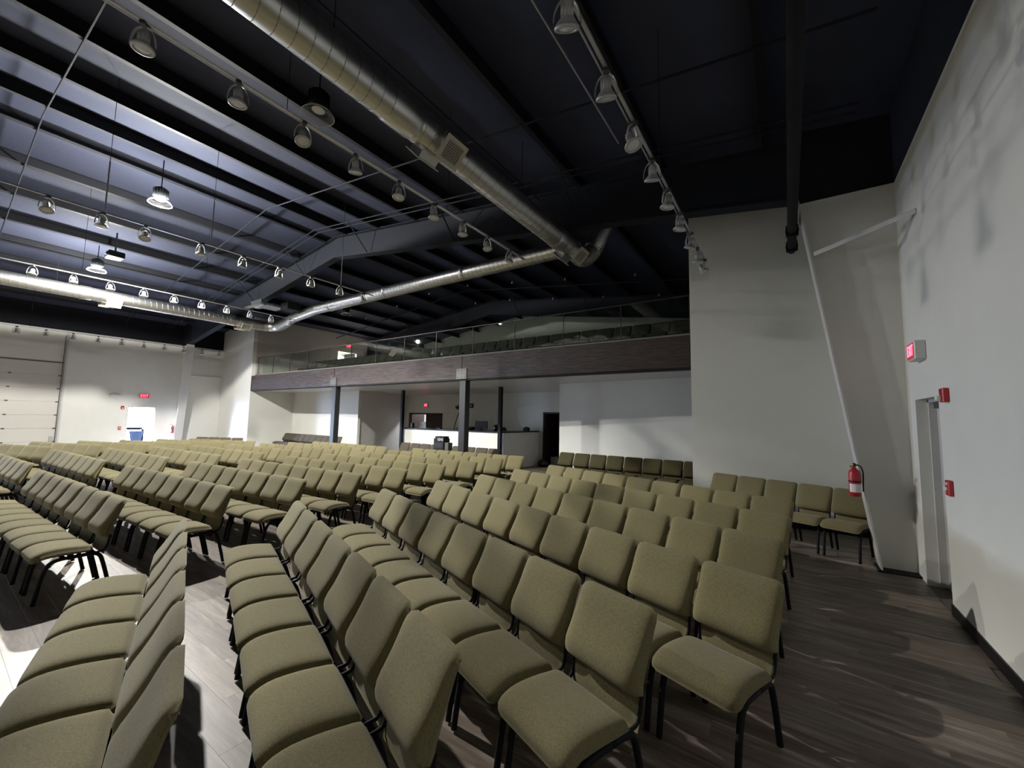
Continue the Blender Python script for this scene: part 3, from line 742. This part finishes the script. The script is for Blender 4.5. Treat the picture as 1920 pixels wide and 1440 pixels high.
track(-13.57, 4.90, -4.0, 6.9, [1.16, 1.78, 2.40, 3.02, 3.64, 4.26, 4.88, 5.50, 6.12, 6.70], 'between the roof centre and the left duct', lambda i: (1.57+rnd.uniform(-0.6, 0.6), rnd.uniform(-0.4, 0.3)))
track(-21.10, 4.50, -4.0, 7.9, [1.62+0.645*i for i in range(10)], 'nearest the far left wall', lambda i: (1.57+rnd.uniform(-0.3, 0.3), rnd.uniform(-0.1, 0.1)))

# ------------------------------------------------------------------ high bay lamps
def high_bay(x, y, z, lit, label, drop=0.30):
    t = thing('high_bay_lamp', (x, y, z), label, 'ceiling lamp')
    MB().lathe([(0.0, 0.34), (0.05, 0.34), (0.10, 0.31), (0.115, 0.28), (0.115, 0.12), (0.09, 0.09), (0.085, 0.06)], 20).build('housing', 'black_steel', t, True)
    fn = MB()
    for i in range(16): fn.box(0.10, 0.135, -0.003, 0.003, 0.12, 0.29, Matrix.Rotation(2*math.pi*i/16, 4, 'Z'))
    fn.build('cooling_fins', 'black_steel', t)
    MB().lathe([(0.085, 0.06), (0.13, 0.045), (0.17, 0.02), (0.200, -0.015), (0.208, -0.02), (0.203, -0.012), (0.172, 0.024), (0.13, 0.05)], 32).build('reflector', 'acrylic', t, True)
    MB().lathe([(0.203, -0.016), (0.209, -0.022), (0.206, -0.027), (0.199, -0.022)], 32).build('rim', 'lamp_gray', t, True)
    MB().lathe([(0.082, 0.055), (0.06, 0.048), (0.0, 0.046)], 24).build('lens', 'lit_lens' if lit else 'lamp_lens', t, True)
    MB().tube([(0, 0, 0.34), (0, 0, roof_z(x)-z-0.21)], 0.010, 6).build('stem', 'black_steel', t)
    if lit:
        d = bpy.data.lights.new('lamp_beam', 'SPOT'); d.energy = lit[0]; d.spot_size = math.radians(176); d.spot_blend = 0.15
        d.shadow_soft_size = 0.07; d.color = (1.0, 0.985, 0.93)
        # beam distribution of the optic: full inside 58 degrees, a weaker tail beyond 70
        d.use_nodes = True; t2 = d.node_tree; em = t2.nodes['Emission']
        ge = t2.nodes.new('ShaderNodeNewGeometry'); sx = t2.nodes.new('ShaderNodeSeparateXYZ'); t2.links.new(ge.outputs['Incoming'], sx.inputs[0])
        ab = t2.nodes.new('ShaderNodeMath'); ab.operation = 'ABSOLUTE'; t2.links.new(sx.outputs[2], ab.inputs[0])
        mr = t2.nodes.new('ShaderNodeMapRange'); mr.interpolation_type = 'SMOOTHSTEP'
        mr.inputs['From Min'].default_value = 0.34; mr.inputs['From Max'].default_value = 0.53
        mr.inputs['To Min'].default_value = lit[2]; mr.inputs['To Max'].default_value = 1.0
        t2.links.new(ab.outputs[0], mr.inputs['Value']); 
        m3 = t2.nodes.new('ShaderNodeMapRange'); m3.interpolation_type = 'SMOOTHSTEP'
        m3.inputs['From Min'].default_value = 0.55; m3.inputs['From Max'].default_value = 0.92
        m3.inputs['To Min'].default_value = 1.0; m3.inputs['To Max'].default_value = 0.42
        t2.links.new(ab.outputs[0], m3.inputs['Value'])
        mu = t2.nodes.new('ShaderNodeMath'); mu.operation = 'MULTIPLY'; t2.links.new(mr.outputs[0], mu.inputs[0]); t2.links.new(m3.outputs[0], mu.inputs[1])
        t2.links.new(mu.outputs[0], em.inputs['Strength'])
        o = bpy.data.objects.new('lamp_beam', d); COL.objects.link(o); o.parent = t; o.location = (0, 0, -0.03)
        # upward spill of the clear reflector onto the roof
        d = bpy.data.lights.new('lamp_uplight', 'SPOT'); d.energy = lit[1]; d.spot_size = math.radians(179); d.spot_blend = 0.05
        d.shadow_soft_size = 0.15; d.color = (1.0, 0.99, 0.95)
        o = bpy.data.objects.new('lamp_uplight', d); COL.objects.link(o); o.parent = t; o.location = (0.0, 0.0, -0.10); o.rotation_euler = (math.pi, 0, 0)
    return t
high_bay(-10.94, 2.55, 6.20, LAMP_A, 'lit round high bay lamp blazing under the roof centre')
high_bay(-16.40, 2.58, 5.80, LAMP_B, 'lit round high bay lamp nearer the left duct')
high_bay(-5.12, 2.72, 5.80, None, 'unlit high bay lamp with clear reflector beside the right silver duct')
high_bay(-14.9, 9.6, 5.9, None, 'small unlit high bay lamp over the balcony left part')
# small pendant bulbs above the balcony
pbm = MB().lathe([(0.0, 0.07), (0.02, 0.065), (0.024, 0.03), (0.042, 0.0), (0.040, -0.006), (0.0, -0.01)], 12).mesh('pendant_shade', 'lamp_gray', True)
for r, (yy, xs) in enumerate(((11.6, (-16.4, -14.2, -12.2, -10.1, -8.0, -5.9, -3.6)), (13.9, (-11.6, -9.7, -7.6, -5.5, -3.5)))):
    for i, x in enumerate(xs):
        z = roof_z(x)-0.42
        t = thing('pendant_lamp', (x, yy, z), f'tiny unlit pendant lamp under the dark roof over the balcony, {ORD[i+1]} from left, {"front" if r == 0 else "rear"} line', 'ceiling lamp', 0, 'tiny pendant lamps over the balcony')
        part('pendant_shade', pbm, t); MB().tube([(0, 0, 0.07), (0, 0, 0.40)], 0.005, 5).build('cord', 'black_steel', t)
t = thing('projector', (-15.25, 2.72, 5.95), 'dark boxy projector hung under the roof left of the brightest lamp', 'projector')
MB().bevbox(-0.22, 0.22, -0.17, 0.17, 0, 0.16, 0.02).build('projector_case', 'black_plastic', t)
MB().tube([(0.10, -0.17, 0.08), (0.10, -0.20, 0.08)], 0.045, 14).build('lens', 'screen', t)
MB().tube([(0, 0, 0.16), (0, 0, roof_z(-15.25)-5.95-0.21)], 0.02, 8).build('mount_pole', 'black_steel', t)

# ------------------------------------------------------------------ exit signs, alarms, extinguishers
def text_mesh(s, size, mat, ext=0.002):
    cu = bpy.data.curves.new('lettering', 'FONT'); cu.body = s; cu.size = size; cu.extrude = ext; cu.align_x = 'CENTER'; cu.align_y = 'CENTER'; cu.resolution_u = 3
    o = bpy.data.objects.new('lettering', cu); COL.objects.link(o)
    dg = bpy.context.evaluated_depsgraph_get(); me = bpy.data.meshes.new_from_object(o.evaluated_get(dg))
    bpy.data.objects.remove(o); me.materials.clear(); me.materials.append(M[mat]); return me
me_exit = text_mesh('EXIT', 0.17, 'exit_red')
def exit_sign(loc, rz, label, depth=0.06, w=0.31, h=0.20):
    # front faces local -y
    t = thing('exit_sign', loc, label, 'exit sign', rz)
    MB().bevbox(-w/2, w/2, -depth, 0, -h/2, h/2, 0.008).build('sign_case', 'white_plastic', t)
    MB().box(-w/2+0.018, w/2-0.018, -depth-0.003, -depth+0.001, -h/2+0.018, h/2-0.018).build('lit_face', 'exit_face', t)
    part('lettering', me_exit, t, (0, -depth-0.005, 0), (math.pi/2, 0, 0), (w/0.46, h/0.20, 1))
    return t
exit_sign((XR-0.001, 6.05, 2.56), math.radians(-90), 'glowing red EXIT sign on the right wall above the recessed door', 0.09)
exit_sign((XL+0.001, 5.60, 2.43), math.radians(90), 'red EXIT sign above the bright open doorway in the far left wall', 0.05, 0.36, 0.22)
exit_sign((-14.5, BY-0.001, 2.31), 0, 'red EXIT sign above the double doors behind the sound booth', 0.06, 0.25, 0.2)
exit_sign((XWL+0.001, 13.35, 5.62), math.radians(90), 'red EXIT sign above the doorway up on the balcony', 0.06, 0.34, 0.22)
def strobe(loc, rz, label):
    t = thing('fire_alarm_strobe', loc, label, 'fire alarm', rz)
    MB().bevbox(-0.055, 0.055, -0.045, 0, -0.065, 0.065, 0.006).build('alarm_case', 'red', t)
    MB().bevbox(-0.022, 0.022, -0.085, -0.044, -0.048, -0.006, 0.008).build('strobe_lens', 'clear_strobe', t)
    g = MB()
    for i in range(4): g.box(-0.035, 0.035, -0.049, -0.044, 0.012+i*0.012, 0.017+i*0.012)
    g.build('horn_slots', 'dark_red', t)
def pull(loc, rz, label):
    t = thing('fire_pull_station', loc, label, 'fire alarm', rz)
    MB().bevbox(-0.05, 0.05, -0.035, 0, -0.07, 0.07, 0.006).build('station_case', 'red', t)
    MB().bevbox(-0.035, 0.035, -0.052, -0.034, -0.022, 0.010, 0.004).build('pull_bar', 'white_plastic', t)
    MB().box(-0.03, 0.03, -0.037, -0.034, 0.03, 0.05).build('label_plate', 'white_plastic', t)
RZR, RZL = math.radians(-90), math.radians(90)
strobe((XR, 5.32, 2.04), RZR, 'red fire alarm strobe on the right wall beside the recessed door top')
pull((XR, 5.38, 1.19), RZR, 'red fire alarm pull station on the right wall beside the recessed door')
strobe((XL, 4.93, 1.90), RZL, 'red fire alarm strobe on the far left wall beside the bright doorway')
pull((XL, 4.90, 1.02), RZL, 'red fire pull station low on the far left wall beside the bright doorway')
t = thing('emergency_light', (XL, 4.66, 2.40), 'oval white emergency light on the far left wall left of the EXIT sign', 'emergency light', RZL)
MB().lathe([(0.0, 0.05), (0.10, 0.05), (0.15, 0.03), (0.17, 0.0)], 24, Matrix.Rotation(math.pi/2, 4, 'X') @ Matrix.Diagonal((1.15, 0.62, 1, 1))).build('light_case', 'white_plastic', t, True)
for s in (-1, 1): MB().lathe([(0.0, 0.075), (0.03, 0.07), (0.035, 0.045)], 14, Matrix.Translation((s*0.10, 0, 0)) @ Matrix.Rotation(math.pi/2, 4, 'X')).build('lamp_head', 'clear_strobe', t, True)
t = thing('thermostat', (-11.64, BY, 2.28), 'small black control box on the wall behind the sound booth', 'wall box')
MB().bevbox(-0.09, 0.09, -0.07, 0, -0.10, 0.10, 0.01).build('box_case', 'black_plastic', t)
MB().box(-0.03, 0.03, -0.073, -0.069, -0.03, 0.03).build('display', 'white_plastic', t)
def extinguisher(loc, rz, label):
    t = thing('fire_extinguisher', loc, label, 'fire extinguisher', rz)
    MB().lathe([(0.0, 0.0), (0.052, 0.0), (0.060, 0.012), (0.060, 0.27), (0.052, 0.305), (0.028, 0.33), (0.018, 0.345), (0.018, 0.36)], 24).build('cylinder', 'red', t, True)
    MB().tube([(0, 0, 0.35), (0, 0, 0.385)], 0.016, 10).build('valve', 'brass', t)
    MB().box(-0.012, 0.012, -0.085, 0.02, 0.388, 0.398).box(-0.012, 0.012, -0.07, 0.02, 0.368, 0.378).build('handle', 'black_steel', t)
    MB().tube(resample([(0.015, 0, 0.375), (0.055, 0, 0.37), (0.082, 0, 0.30), (0.080, 0, 0.16), (0.076, 0, 0.06)], 12), 0.008, 7).build('hose', 'black_plastic', t, True)
    MB().tube([(-0.03, -0.01, 0.36), (-0.03, -0.022, 0.36)], 0.014, 10).build('gauge', 'brass', t)
    MB().lathe([(0.0612, 0.17), (0.0625, 0.172), (0.0625, 0.186), (0.0612, 0.188)], 24).build('strap', 'black_plastic', t)
    lb = MB(); vs = []
    for i in range(7):
        a = math.radians(-150+20*i); vs += [(0.0608*math.cos(a), 0.0608*math.sin(a), 0.05), (0.0608*math.cos(a), 0.0608*math.sin(a), 0.15)]
    lb.add(vs, [(2*i, 2*i+2, 2*i+3, 2*i+1) for i in range(6)]); lb.build('label_plate', 'paper', t)
    MB().box(-0.02, 0.02, 0.058, 0.075, 0.05, 0.34).build('wall_bracket', 'lamp_gray', t)
extinguisher((0.655, 6.58, 0.88), 0.0, 'red fire extinguisher hung on the white column at right')
extinguisher((-23.22, 6.58, 0.80), 0.0, 'small fire extinguisher hung on the far left white column')

# ------------------------------------------------------------------ doors
d1 = struct(MB().box(XR+0.165, XR+0.20, D0, D1, -0.05, DZ).build('door_1', 'door_white'))
tag(MB().tube([(XR+0.165, D0+0.10, 0.98), (XR+0.11, D0+0.10, 0.98), (XR+0.11, D0+0.22, 0.98)], 0.010, 8).build('door_handle', 'lamp_gray', d1), 'dull metal lever handle')
MB().box(XR+0.10, XR+0.165, D0, D0+0.03, 0, DZ).box(XR+0.10, XR+0.165, D1-0.03, D1, 0, DZ).box(XR+0.10, XR+0.165, D0, D1, DZ-0.03, DZ).build('door_frame', 'white_steel', d1)
MB().box(XR+0.125, XR+0.165, D1-0.5, D1-0.1, DZ-0.10, DZ-0.04).build('door_closer', 'hinge', d1)
d2 = struct(MB().box(XL-WT-0.90, XL-WT-0.02, L1+0.02, L1+0.06, 0.0, LZ).build('door_2', 'door_white'))
MB().box(XL-0.12, XL-0.02, L0, L0+0.03, 0, LZ).box(XL-0.12, XL-0.02, L1-0.03, L1, 0, LZ).box(XL-0.12, XL-0.02, L0, L1, LZ-0.03, LZ).build('door_frame', 'white_steel', d2)
# double doors behind the booth: frame, closed right leaf, open left leaf and the hall behind
d3 = MB()
for a, b, c, e in ((-15.7, -15.62, 0, 1.93), (-13.50, -13.42, 0, 1.93), (-15.7, -13.42, 1.86, 1.93)): d3.box(a, b, BY-0.02, BY+0.10, c, e)
d3 = struct(d3.build('door_3', 'door_dark'))
MB().bevbox(-14.55, -13.5, BY+0.02, BY+0.06, 0.01, 1.86, 0.004).build('door_leaf', 'door_dark', d3)
MB().box(-15.62, -15.58, BY+0.06, BY+0.9, 0.01, 1.86).build('door_leaf', 'door_dark', d3)
MB().box(-14.50, -14.47, BY-0.03, BY+0.02, 0.95, 1.10).build('door_handle', 'lamp_gray', d3)
struct(MB().box(-16.6, -13.0, 16.5, 16.6, 0, 2.81).build('wall_hall_back', 'wall'))
struct(MB().box(-16.7, -16.6, BY+0.14, 16.6, 0, 2.81).build('wall_hall_left', 'wall'))
struct(MB().box(-13.0, -12.9, BY+0.14, 16.6, 0, 2.81).build('wall_hall_right', 'wall'))
tag(struct(MB().box(-14.95, -14.2, 16.42, 16.5, 0.0, 2.0).build('door_5', 'laptop')), None)
def room_light(loc, power, size=0.5, color=(0.85, 0.9, 1.0)):
    t = thing('hall_ceiling_light', loc, 'flat ceiling light in the hall behind ' + ('the balcony doorway' if loc[2] > 4 else 'the double doors'), 'ceiling lamp')
    MB().bevbox(-size/2, size/2, -size/2, size/2, -0.05, 0, 0.01).build('light_case', 'white_plastic', t)
    d = bpy.data.lights.new('lamp_beam', 'AREA'); d.size = size*0.9; d.energy = power; d.color = color
    o = bpy.data.objects.new('lamp_beam', d); COL.objects.link(o); o.parent = t; o.location = (0, 0, -0.06)
room_light((-14.8, 15.2, 2.80), 60)
struct(MB().box(-16.7, -12.9, BY+0.14, 16.6, 2.81, 2.9).build('ceiling_hall', 'soffit'))
# dark doorway at the right rear corner
d4 = MB()
for a, b, c, e in ((-7.98, -7.92, 0, 2.02), (-7.28, -7.22, 0, 2.02), (-7.98, -7.22, 1.96, 2.02)): d4.box(a, b, BY-0.02, BY+0.10, c, e)
d4 = struct(d4.build('door_4', 'door_dark'))
MB().box(-7.92, -7.88, BY+0.06, BY+0.76, 0.01, 1.96).build('door_leaf', 'door_dark', d4)
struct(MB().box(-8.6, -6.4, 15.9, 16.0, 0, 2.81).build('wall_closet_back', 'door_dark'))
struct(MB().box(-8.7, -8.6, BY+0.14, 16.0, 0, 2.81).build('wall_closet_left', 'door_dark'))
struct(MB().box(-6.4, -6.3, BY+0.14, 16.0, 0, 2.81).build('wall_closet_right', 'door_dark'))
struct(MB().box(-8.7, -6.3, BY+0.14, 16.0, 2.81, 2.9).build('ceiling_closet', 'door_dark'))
t = thing('storage_crate', (-7.52, 14.25, 0), 'small white slatted crate on the floor inside the dark rear doorway', 'crate')
MB().box(-0.20, 0.20, -0.15, 0.15, 0.0, 0.02).build('crate_bottom', 'white_plastic', t)
sl = MB().box(-0.025, 0.025, -0.155, -0.145, 0, 0.28).mesh('slat', 'white_plastic')
for i in range(6): part('slat', sl, t, (-0.175+i*0.07, 0, 0)); part('slat', sl, t, (-0.175+i*0.07, 0.30, 0))
MB().box(-0.2, 0.2, -0.16, -0.145, 0.26, 0.28).box(-0.2, 0.2, 0.145, 0.16, 0.26, 0.28).build('crate_rim', 'white_plastic', t)
t = thing('trash_bag', (-7.62, 13.30, 0), 'low black bag slumped on the floor beside the rear doorway', 'bag')
MB().lathe([(0.0, 0.0), (0.16, 0.0), (0.21, 0.06), (0.20, 0.14), (0.13, 0.21), (0.05, 0.25), (0.03, 0.28), (0.06, 0.31)], 16).build('bag_body', 'trash', t, True)
# roll-up door in the left wall
rd = MB()
for a, b, c, e in ((R1-0.02, R1+0.06, 0, WZ-0.05),): rd.box(XL-0.02, XL+0.03, a, b, c, e)
rd = struct(rd.build('door_6', 'white_steel'))
nsec = 7; sh = RZ/nsec
MB().box(XL-0.09, XL-0.072, R0-0.02, R1, -0.05, RZ+0.02).build('door_backing', 'roll_door', rd)
secm = MB().bevbox(-0.03, 0.0, 0, R1-R0, 0.002, sh-0.002, 0.003).mesh('door_section', 'roll_door')
hm = MB().box(0.0, 0.012, -0.04, 0.04, -0.02, 0.02).tube([(0.012, -0.03, 0), (0.012, 0.03, 0)], 0.010, 6).mesh('hinge', 'hinge')
for i in range(nsec):
    s = part('door_section', secm, rd, (XL-0.04, R0, i*sh))
    if i:
        for yy in (0.9, 2.33, 3.58): part('hinge', hm, s, (0.0, yy, 0))
MB().box(XL, XL+0.035, R1-0.01, R1+0.0, 0, RZ+1.1).tube([(XL+0.05, R1-0.05, 0), (XL+0.05, R1-0.05, RZ+1.1)], 0.012, 6).build('vertical_track', 'hinge', rd)
MB().box(XL, XL+0.02, R0, R1, RZ-0.02, RZ+0.03).build('header_seal', 'hinge', rd)
MB().box(XL, XL+0.05, R1-0.20, R1-0.10, 0, 0.72).build('lock_box', 'lamp_gray', rd)
# outside: workbench plank and blue barrel
t = thing('blue_barrel', (-26.5, 6.12, -0.02), 'blue plastic tub standing outside the bright open doorway', 'tub')
MB().lathe([(0.0, 0.0), (0.17, 0.0), (0.19, 0.30), (0.26, 0.78), (0.27, 0.80), (0.25, 0.80), (0.0, 0.76)], 20).build('tub_body', 'blue', t, True)
t = thing('outdoor_plank', (-26.9, 5.95, 0.0), 'weathered plank on trestle outside the bright open doorway', 'plank')
MB().bevbox(-0.12, 0.12, -0.65, 0.45, 0.84, 0.95, 0.006).build('board', 'weathered', t)
for yy in (-0.6, 0.5): MB().box(-0.10, 0.10, yy-0.03, yy+0.03, -0.02, 0.86).build('leg', 'weathered', t)
# balcony doorway room at left
struct(MB().box(-22.6, XWL-0.12, 12.0, 12.1, 3.55, 5.5).build('wall_landing_front', 'wall'))
struct(MB().box(-22.7, -22.6, 12.0, 15.0, 3.55, 5.5).build('wall_landing_left', 'wall'))
struct(MB().box(-22.6, XWL-0.12, 14.9, 15.0, 3.55, 5.5).build('wall_landing_back', 'wall'))
struct(MB().box(-22.7, XWL-0.12, 12.0, 15.0, 5.5, 5.56).build('ceiling_landing', 'wall'))
struct(MB().box(-22.7, XWL-0.12, 12.0, 15.0, 3.45, 3.55).build('floor_landing', 'soffit'))
room_light((-21.6, 13.3, 5.49), 260, 0.6, (1.0, 0.97, 0.93))

# ------------------------------------------------------------------ sound booth and its equipment
t = thing('sound_booth', (-10.45, 11.2, 0), 'white sound booth half wall with thin black countertop below the balcony', 'counter')
BX0, BX1, BH = -12.99+10.45, -7.95+10.45, 1.255
MB().bevbox(BX0, BX1, 0, 0.12, 0, BH, 0.004).build('front_panel', 'wall', t)
MB().bevbox(BX1-0.12, BX1, 0.12, 2.3, 0, BH, 0.004).build('side_panel', 'wall', t)
MB().bevbox(BX0-0.04, BX1+0.05, -0.05, 0.62, BH, BH+0.045, 0.006).build('countertop', 'countertop', t)
MB().bevbox(BX1-0.55, BX1+0.05, 0.62, 2.3, BH, BH+0.045, 0.006).build('countertop', 'countertop', t)
MB().box(BX0+0.02, BX0+0.10, 0.12, 0.6, 0, BH).build('support', 'wall', t)
for xx, y0 in ((BX1-0.5, 2.2),): MB().box(xx, xx+0.06, y0-0.06, y0, 0, BH).build('support', 'wall', t)
TOP = BH+0.046
def on_counter(name, x, y, label, cat, rz=0): return thing(name, (x, y, TOP), label, cat, rz)
t = on_counter('laptop', -12.1, 11.42, 'open silver laptop seen from behind on the booth counter', 'laptop', 0.05)
MB().bevbox(-0.17, 0.17, 0.02, 0.26, 0, 0.015, 0.003).build('keyboard_base', 'laptop', t)
q = MB().bevbox(-0.17, 0.17, -0.006, 0.006, 0, 0.24, 0.003, Matrix.Rotation(0.15, 4, 'X')).build('screen_lid', 'laptop', t, False, (0, 0.01, 0.012))
MB().tube([(0, -0.010, 0.12), (0, -0.008, 0.12)], 0.022, 12).build('lid_emblem', 'hinge', q)
t = on_counter('desk_speaker', -12.72, 11.45, 'small black desk speaker left of the laptop', 'speaker')
MB().bevbox(-0.05, 0.05, -0.06, 0.06, 0, 0.19, 0.008).build('cabinet', 'black_plastic', t); MB().tube([(0, -0.06, 0.07), (0, -0.066, 0.07)], 0.035, 14).build('driver', 'hinge', t)
t = on_counter('card_reader', -11.15, 11.38, 'flat black gadget on the counter between laptop and post', 'device')
MB().bevbox(-0.12, 0.12, -0.07, 0.07, 0, 0.04, 0.008).build('case', 'black_plastic', t); MB().box(-0.08, 0.08, -0.04, 0.04, 0.04, 0.044).build('keypad', 'hinge', t)
t = on_counter('computer_monitor', -9.25, 11.6, 'black computer monitor back on the booth counter right of the main post', 'monitor', 0.05)
MB().bevbox(-0.27, 0.27, -0.02, 0.02, 0.03, 0.33, 0.006).build('screen_case', 'black_plastic', t)
MB().box(-0.25, 0.25, 0.019, 0.022, 0.05, 0.31).build('screen', 'screen', t)
MB().box(-0.03, 0.03, -0.03, 0.0, 0.0, 0.15).bevbox(-0.11, 0.11, -0.08, 0.08, 0, 0.012, 0.003).build('stand', 'black_plastic', t)
t = on_counter('mixing_console', -9.98, 11.55, 'low black mixing console beside the main post', 'mixer')
MB().bevbox(-0.30, 0.30, -0.18, 0.22, 0, 0.07, 0.01).bevbox(-0.30, 0.30, 0.10, 0.22, 0.07, 0.12, 0.01).build('console_case', 'black_plastic', t)
kb = MB()
for i in range(10): kb.tube([(-0.25+i*0.055, -0.05, 0.07), (-0.25+i*0.055, -0.05, 0.085)], 0.010, 6)
kb.build('knobs', 'lamp_gray', t)
t = on_counter('round_speaker', -8.42, 11.38, 'round black speaker on the counter beside the thin right post', 'speaker')
MB().lathe([(0, 0), (0.07, 0.0), (0.10, 0.05), (0.11, 0.12), (0.09, 0.19), (0.04, 0.22), (0, 0.225)], 18).build('cabinet', 'black_plastic', t, True)
MB().tube([(0, -0.105, 0.11), (0, -0.112, 0.11)], 0.045, 14).build('driver', 'hinge', t)
t = on_counter('desk_organiser', -8.12, 12.9, 'small black box at the right end of the booth counter', 'box')
MB().bevbox(-0.10, 0.10, -0.08, 0.08, 0, 0.12, 0.006).build('case', 'black_plastic', t); MB().bevbox(-0.04, 0.04, -0.04, 0.04, 0.12, 0.15, 0.004).build('lid', 'black_plastic', t)
t = thing('office_chair', (-8.85, 12.5, 0), 'black office chair whose rounded backrest shows over the booth counter', 'chair')
MB().bevbox(-0.24, 0.24, -0.24, 0.24, 0.50, 0.58, 0.03).build('seat', 'black_plastic', t)
pad(0.50, [(-0.20, 0.78), (-0.22, 0.95), (-0.22, 1.15), (-0.20, 1.32), (-0.19, 1.42)], [.03]*5, 0.09, 0.06).build('backrest', 'black_plastic', t, True)
MB().tube([(0, 0, 0.08), (0, 0, 0.50)], 0.03, 10).tube([(0, -0.18, 0.52), (0, -0.245, 0.60), (0, -0.235, 0.90)], 0.02, 8).build('column', 'black_steel', t)
for i in range(5):
    a = 2*math.pi*i/5; MB().tube([(0, 0, 0.09), (0.28*math.cos(a), 0.28*math.sin(a), 0.05)], [0.02, 0.014], 6).tube([(0.28*math.cos(a), 0.28*math.sin(a)-0.015, 0.025), (0.28*math.cos(a), 0.28*math.sin(a)+0.015, 0.025)], 0.025, 8).build('leg', 'black_steel', t)
t = thing('camera_tripod', (-11.35, 12.75, 0), 'black video camera on a tall tripod standing in the sound booth', 'tripod')
for a in (200, 340, 90):
    a = math.radians(a); MB().tube([(0.03*math.cos(a), 0.03*math.sin(a), 1.95), (0.62*math.cos(a), 0.62*math.sin(a), 0.012)], [0.018, 0.012], 7).build('leg', 'black_steel', t)
MB().tube([(0, 0, 1.80), (0, 0, 2.08)], 0.018, 8).build('column', 'black_steel', t)
MB().bevbox(-0.10, 0.10, -0.16, 0.14, 2.08, 2.24, 0.02).build('camera_body', 'black_plastic', t)
MB().tube([(0, -0.16, 2.17), (0, -0.24, 2.17)], 0.045, 14).build('camera_lens', 'screen', t)
MB().bevbox(-0.04, 0.04, -0.05, 0.10, 2.24, 2.32, 0.01).build('microphone', 'black_plastic', t)
# giving kiosk
t = thing('giving_kiosk', (-8.40, 8.70, 0), 'black GIVE kiosk standing left of the right main post', 'kiosk')
MB().bevbox(-0.20, 0.20, -0.13, 0.13, 0, 1.13, 0.008).build('cabinet', 'black_plastic', t)
MB().bevbox(-0.165, 0.19, -0.11, 0.11, 1.13, 1.19, 0.008).build('header', 'black_plastic', t)
part('lettering', text_mesh('GIVE', 0.105, 'paper'), t, (0.075, -0.137, 1.10), (math.pi/2, 0, 0))
ln = MB()
for i, (a, b) in enumerate(((-0.16, 0.16), (-0.17, 0.15), (-0.15, 0.17), (-0.17, 0.12))): ln.box(a, b, -0.1325, -0.1305, 0.985-i*0.035, 0.993-i*0.035)
ln.build('text_rules', 'plate', t)
MB().box(-0.165, -0.055, -0.134, -0.130, 0.66, 0.79).build('blank_label', 'paper', t)
MB().box(0.0, 0.17, -0.1325, -0.1305, 0.775, 0.785).build('text_rule', 'plate', t)
q = MB().bevbox(0.205, 0.36, -0.10, 0.08, 0.80, 1.02, 0.01).build('cash_box', 'plate', t)
MB().box(0.22, 0.34, -0.103, -0.099, 0.96, 0.97).build('coin_slot', 'hinge', q)
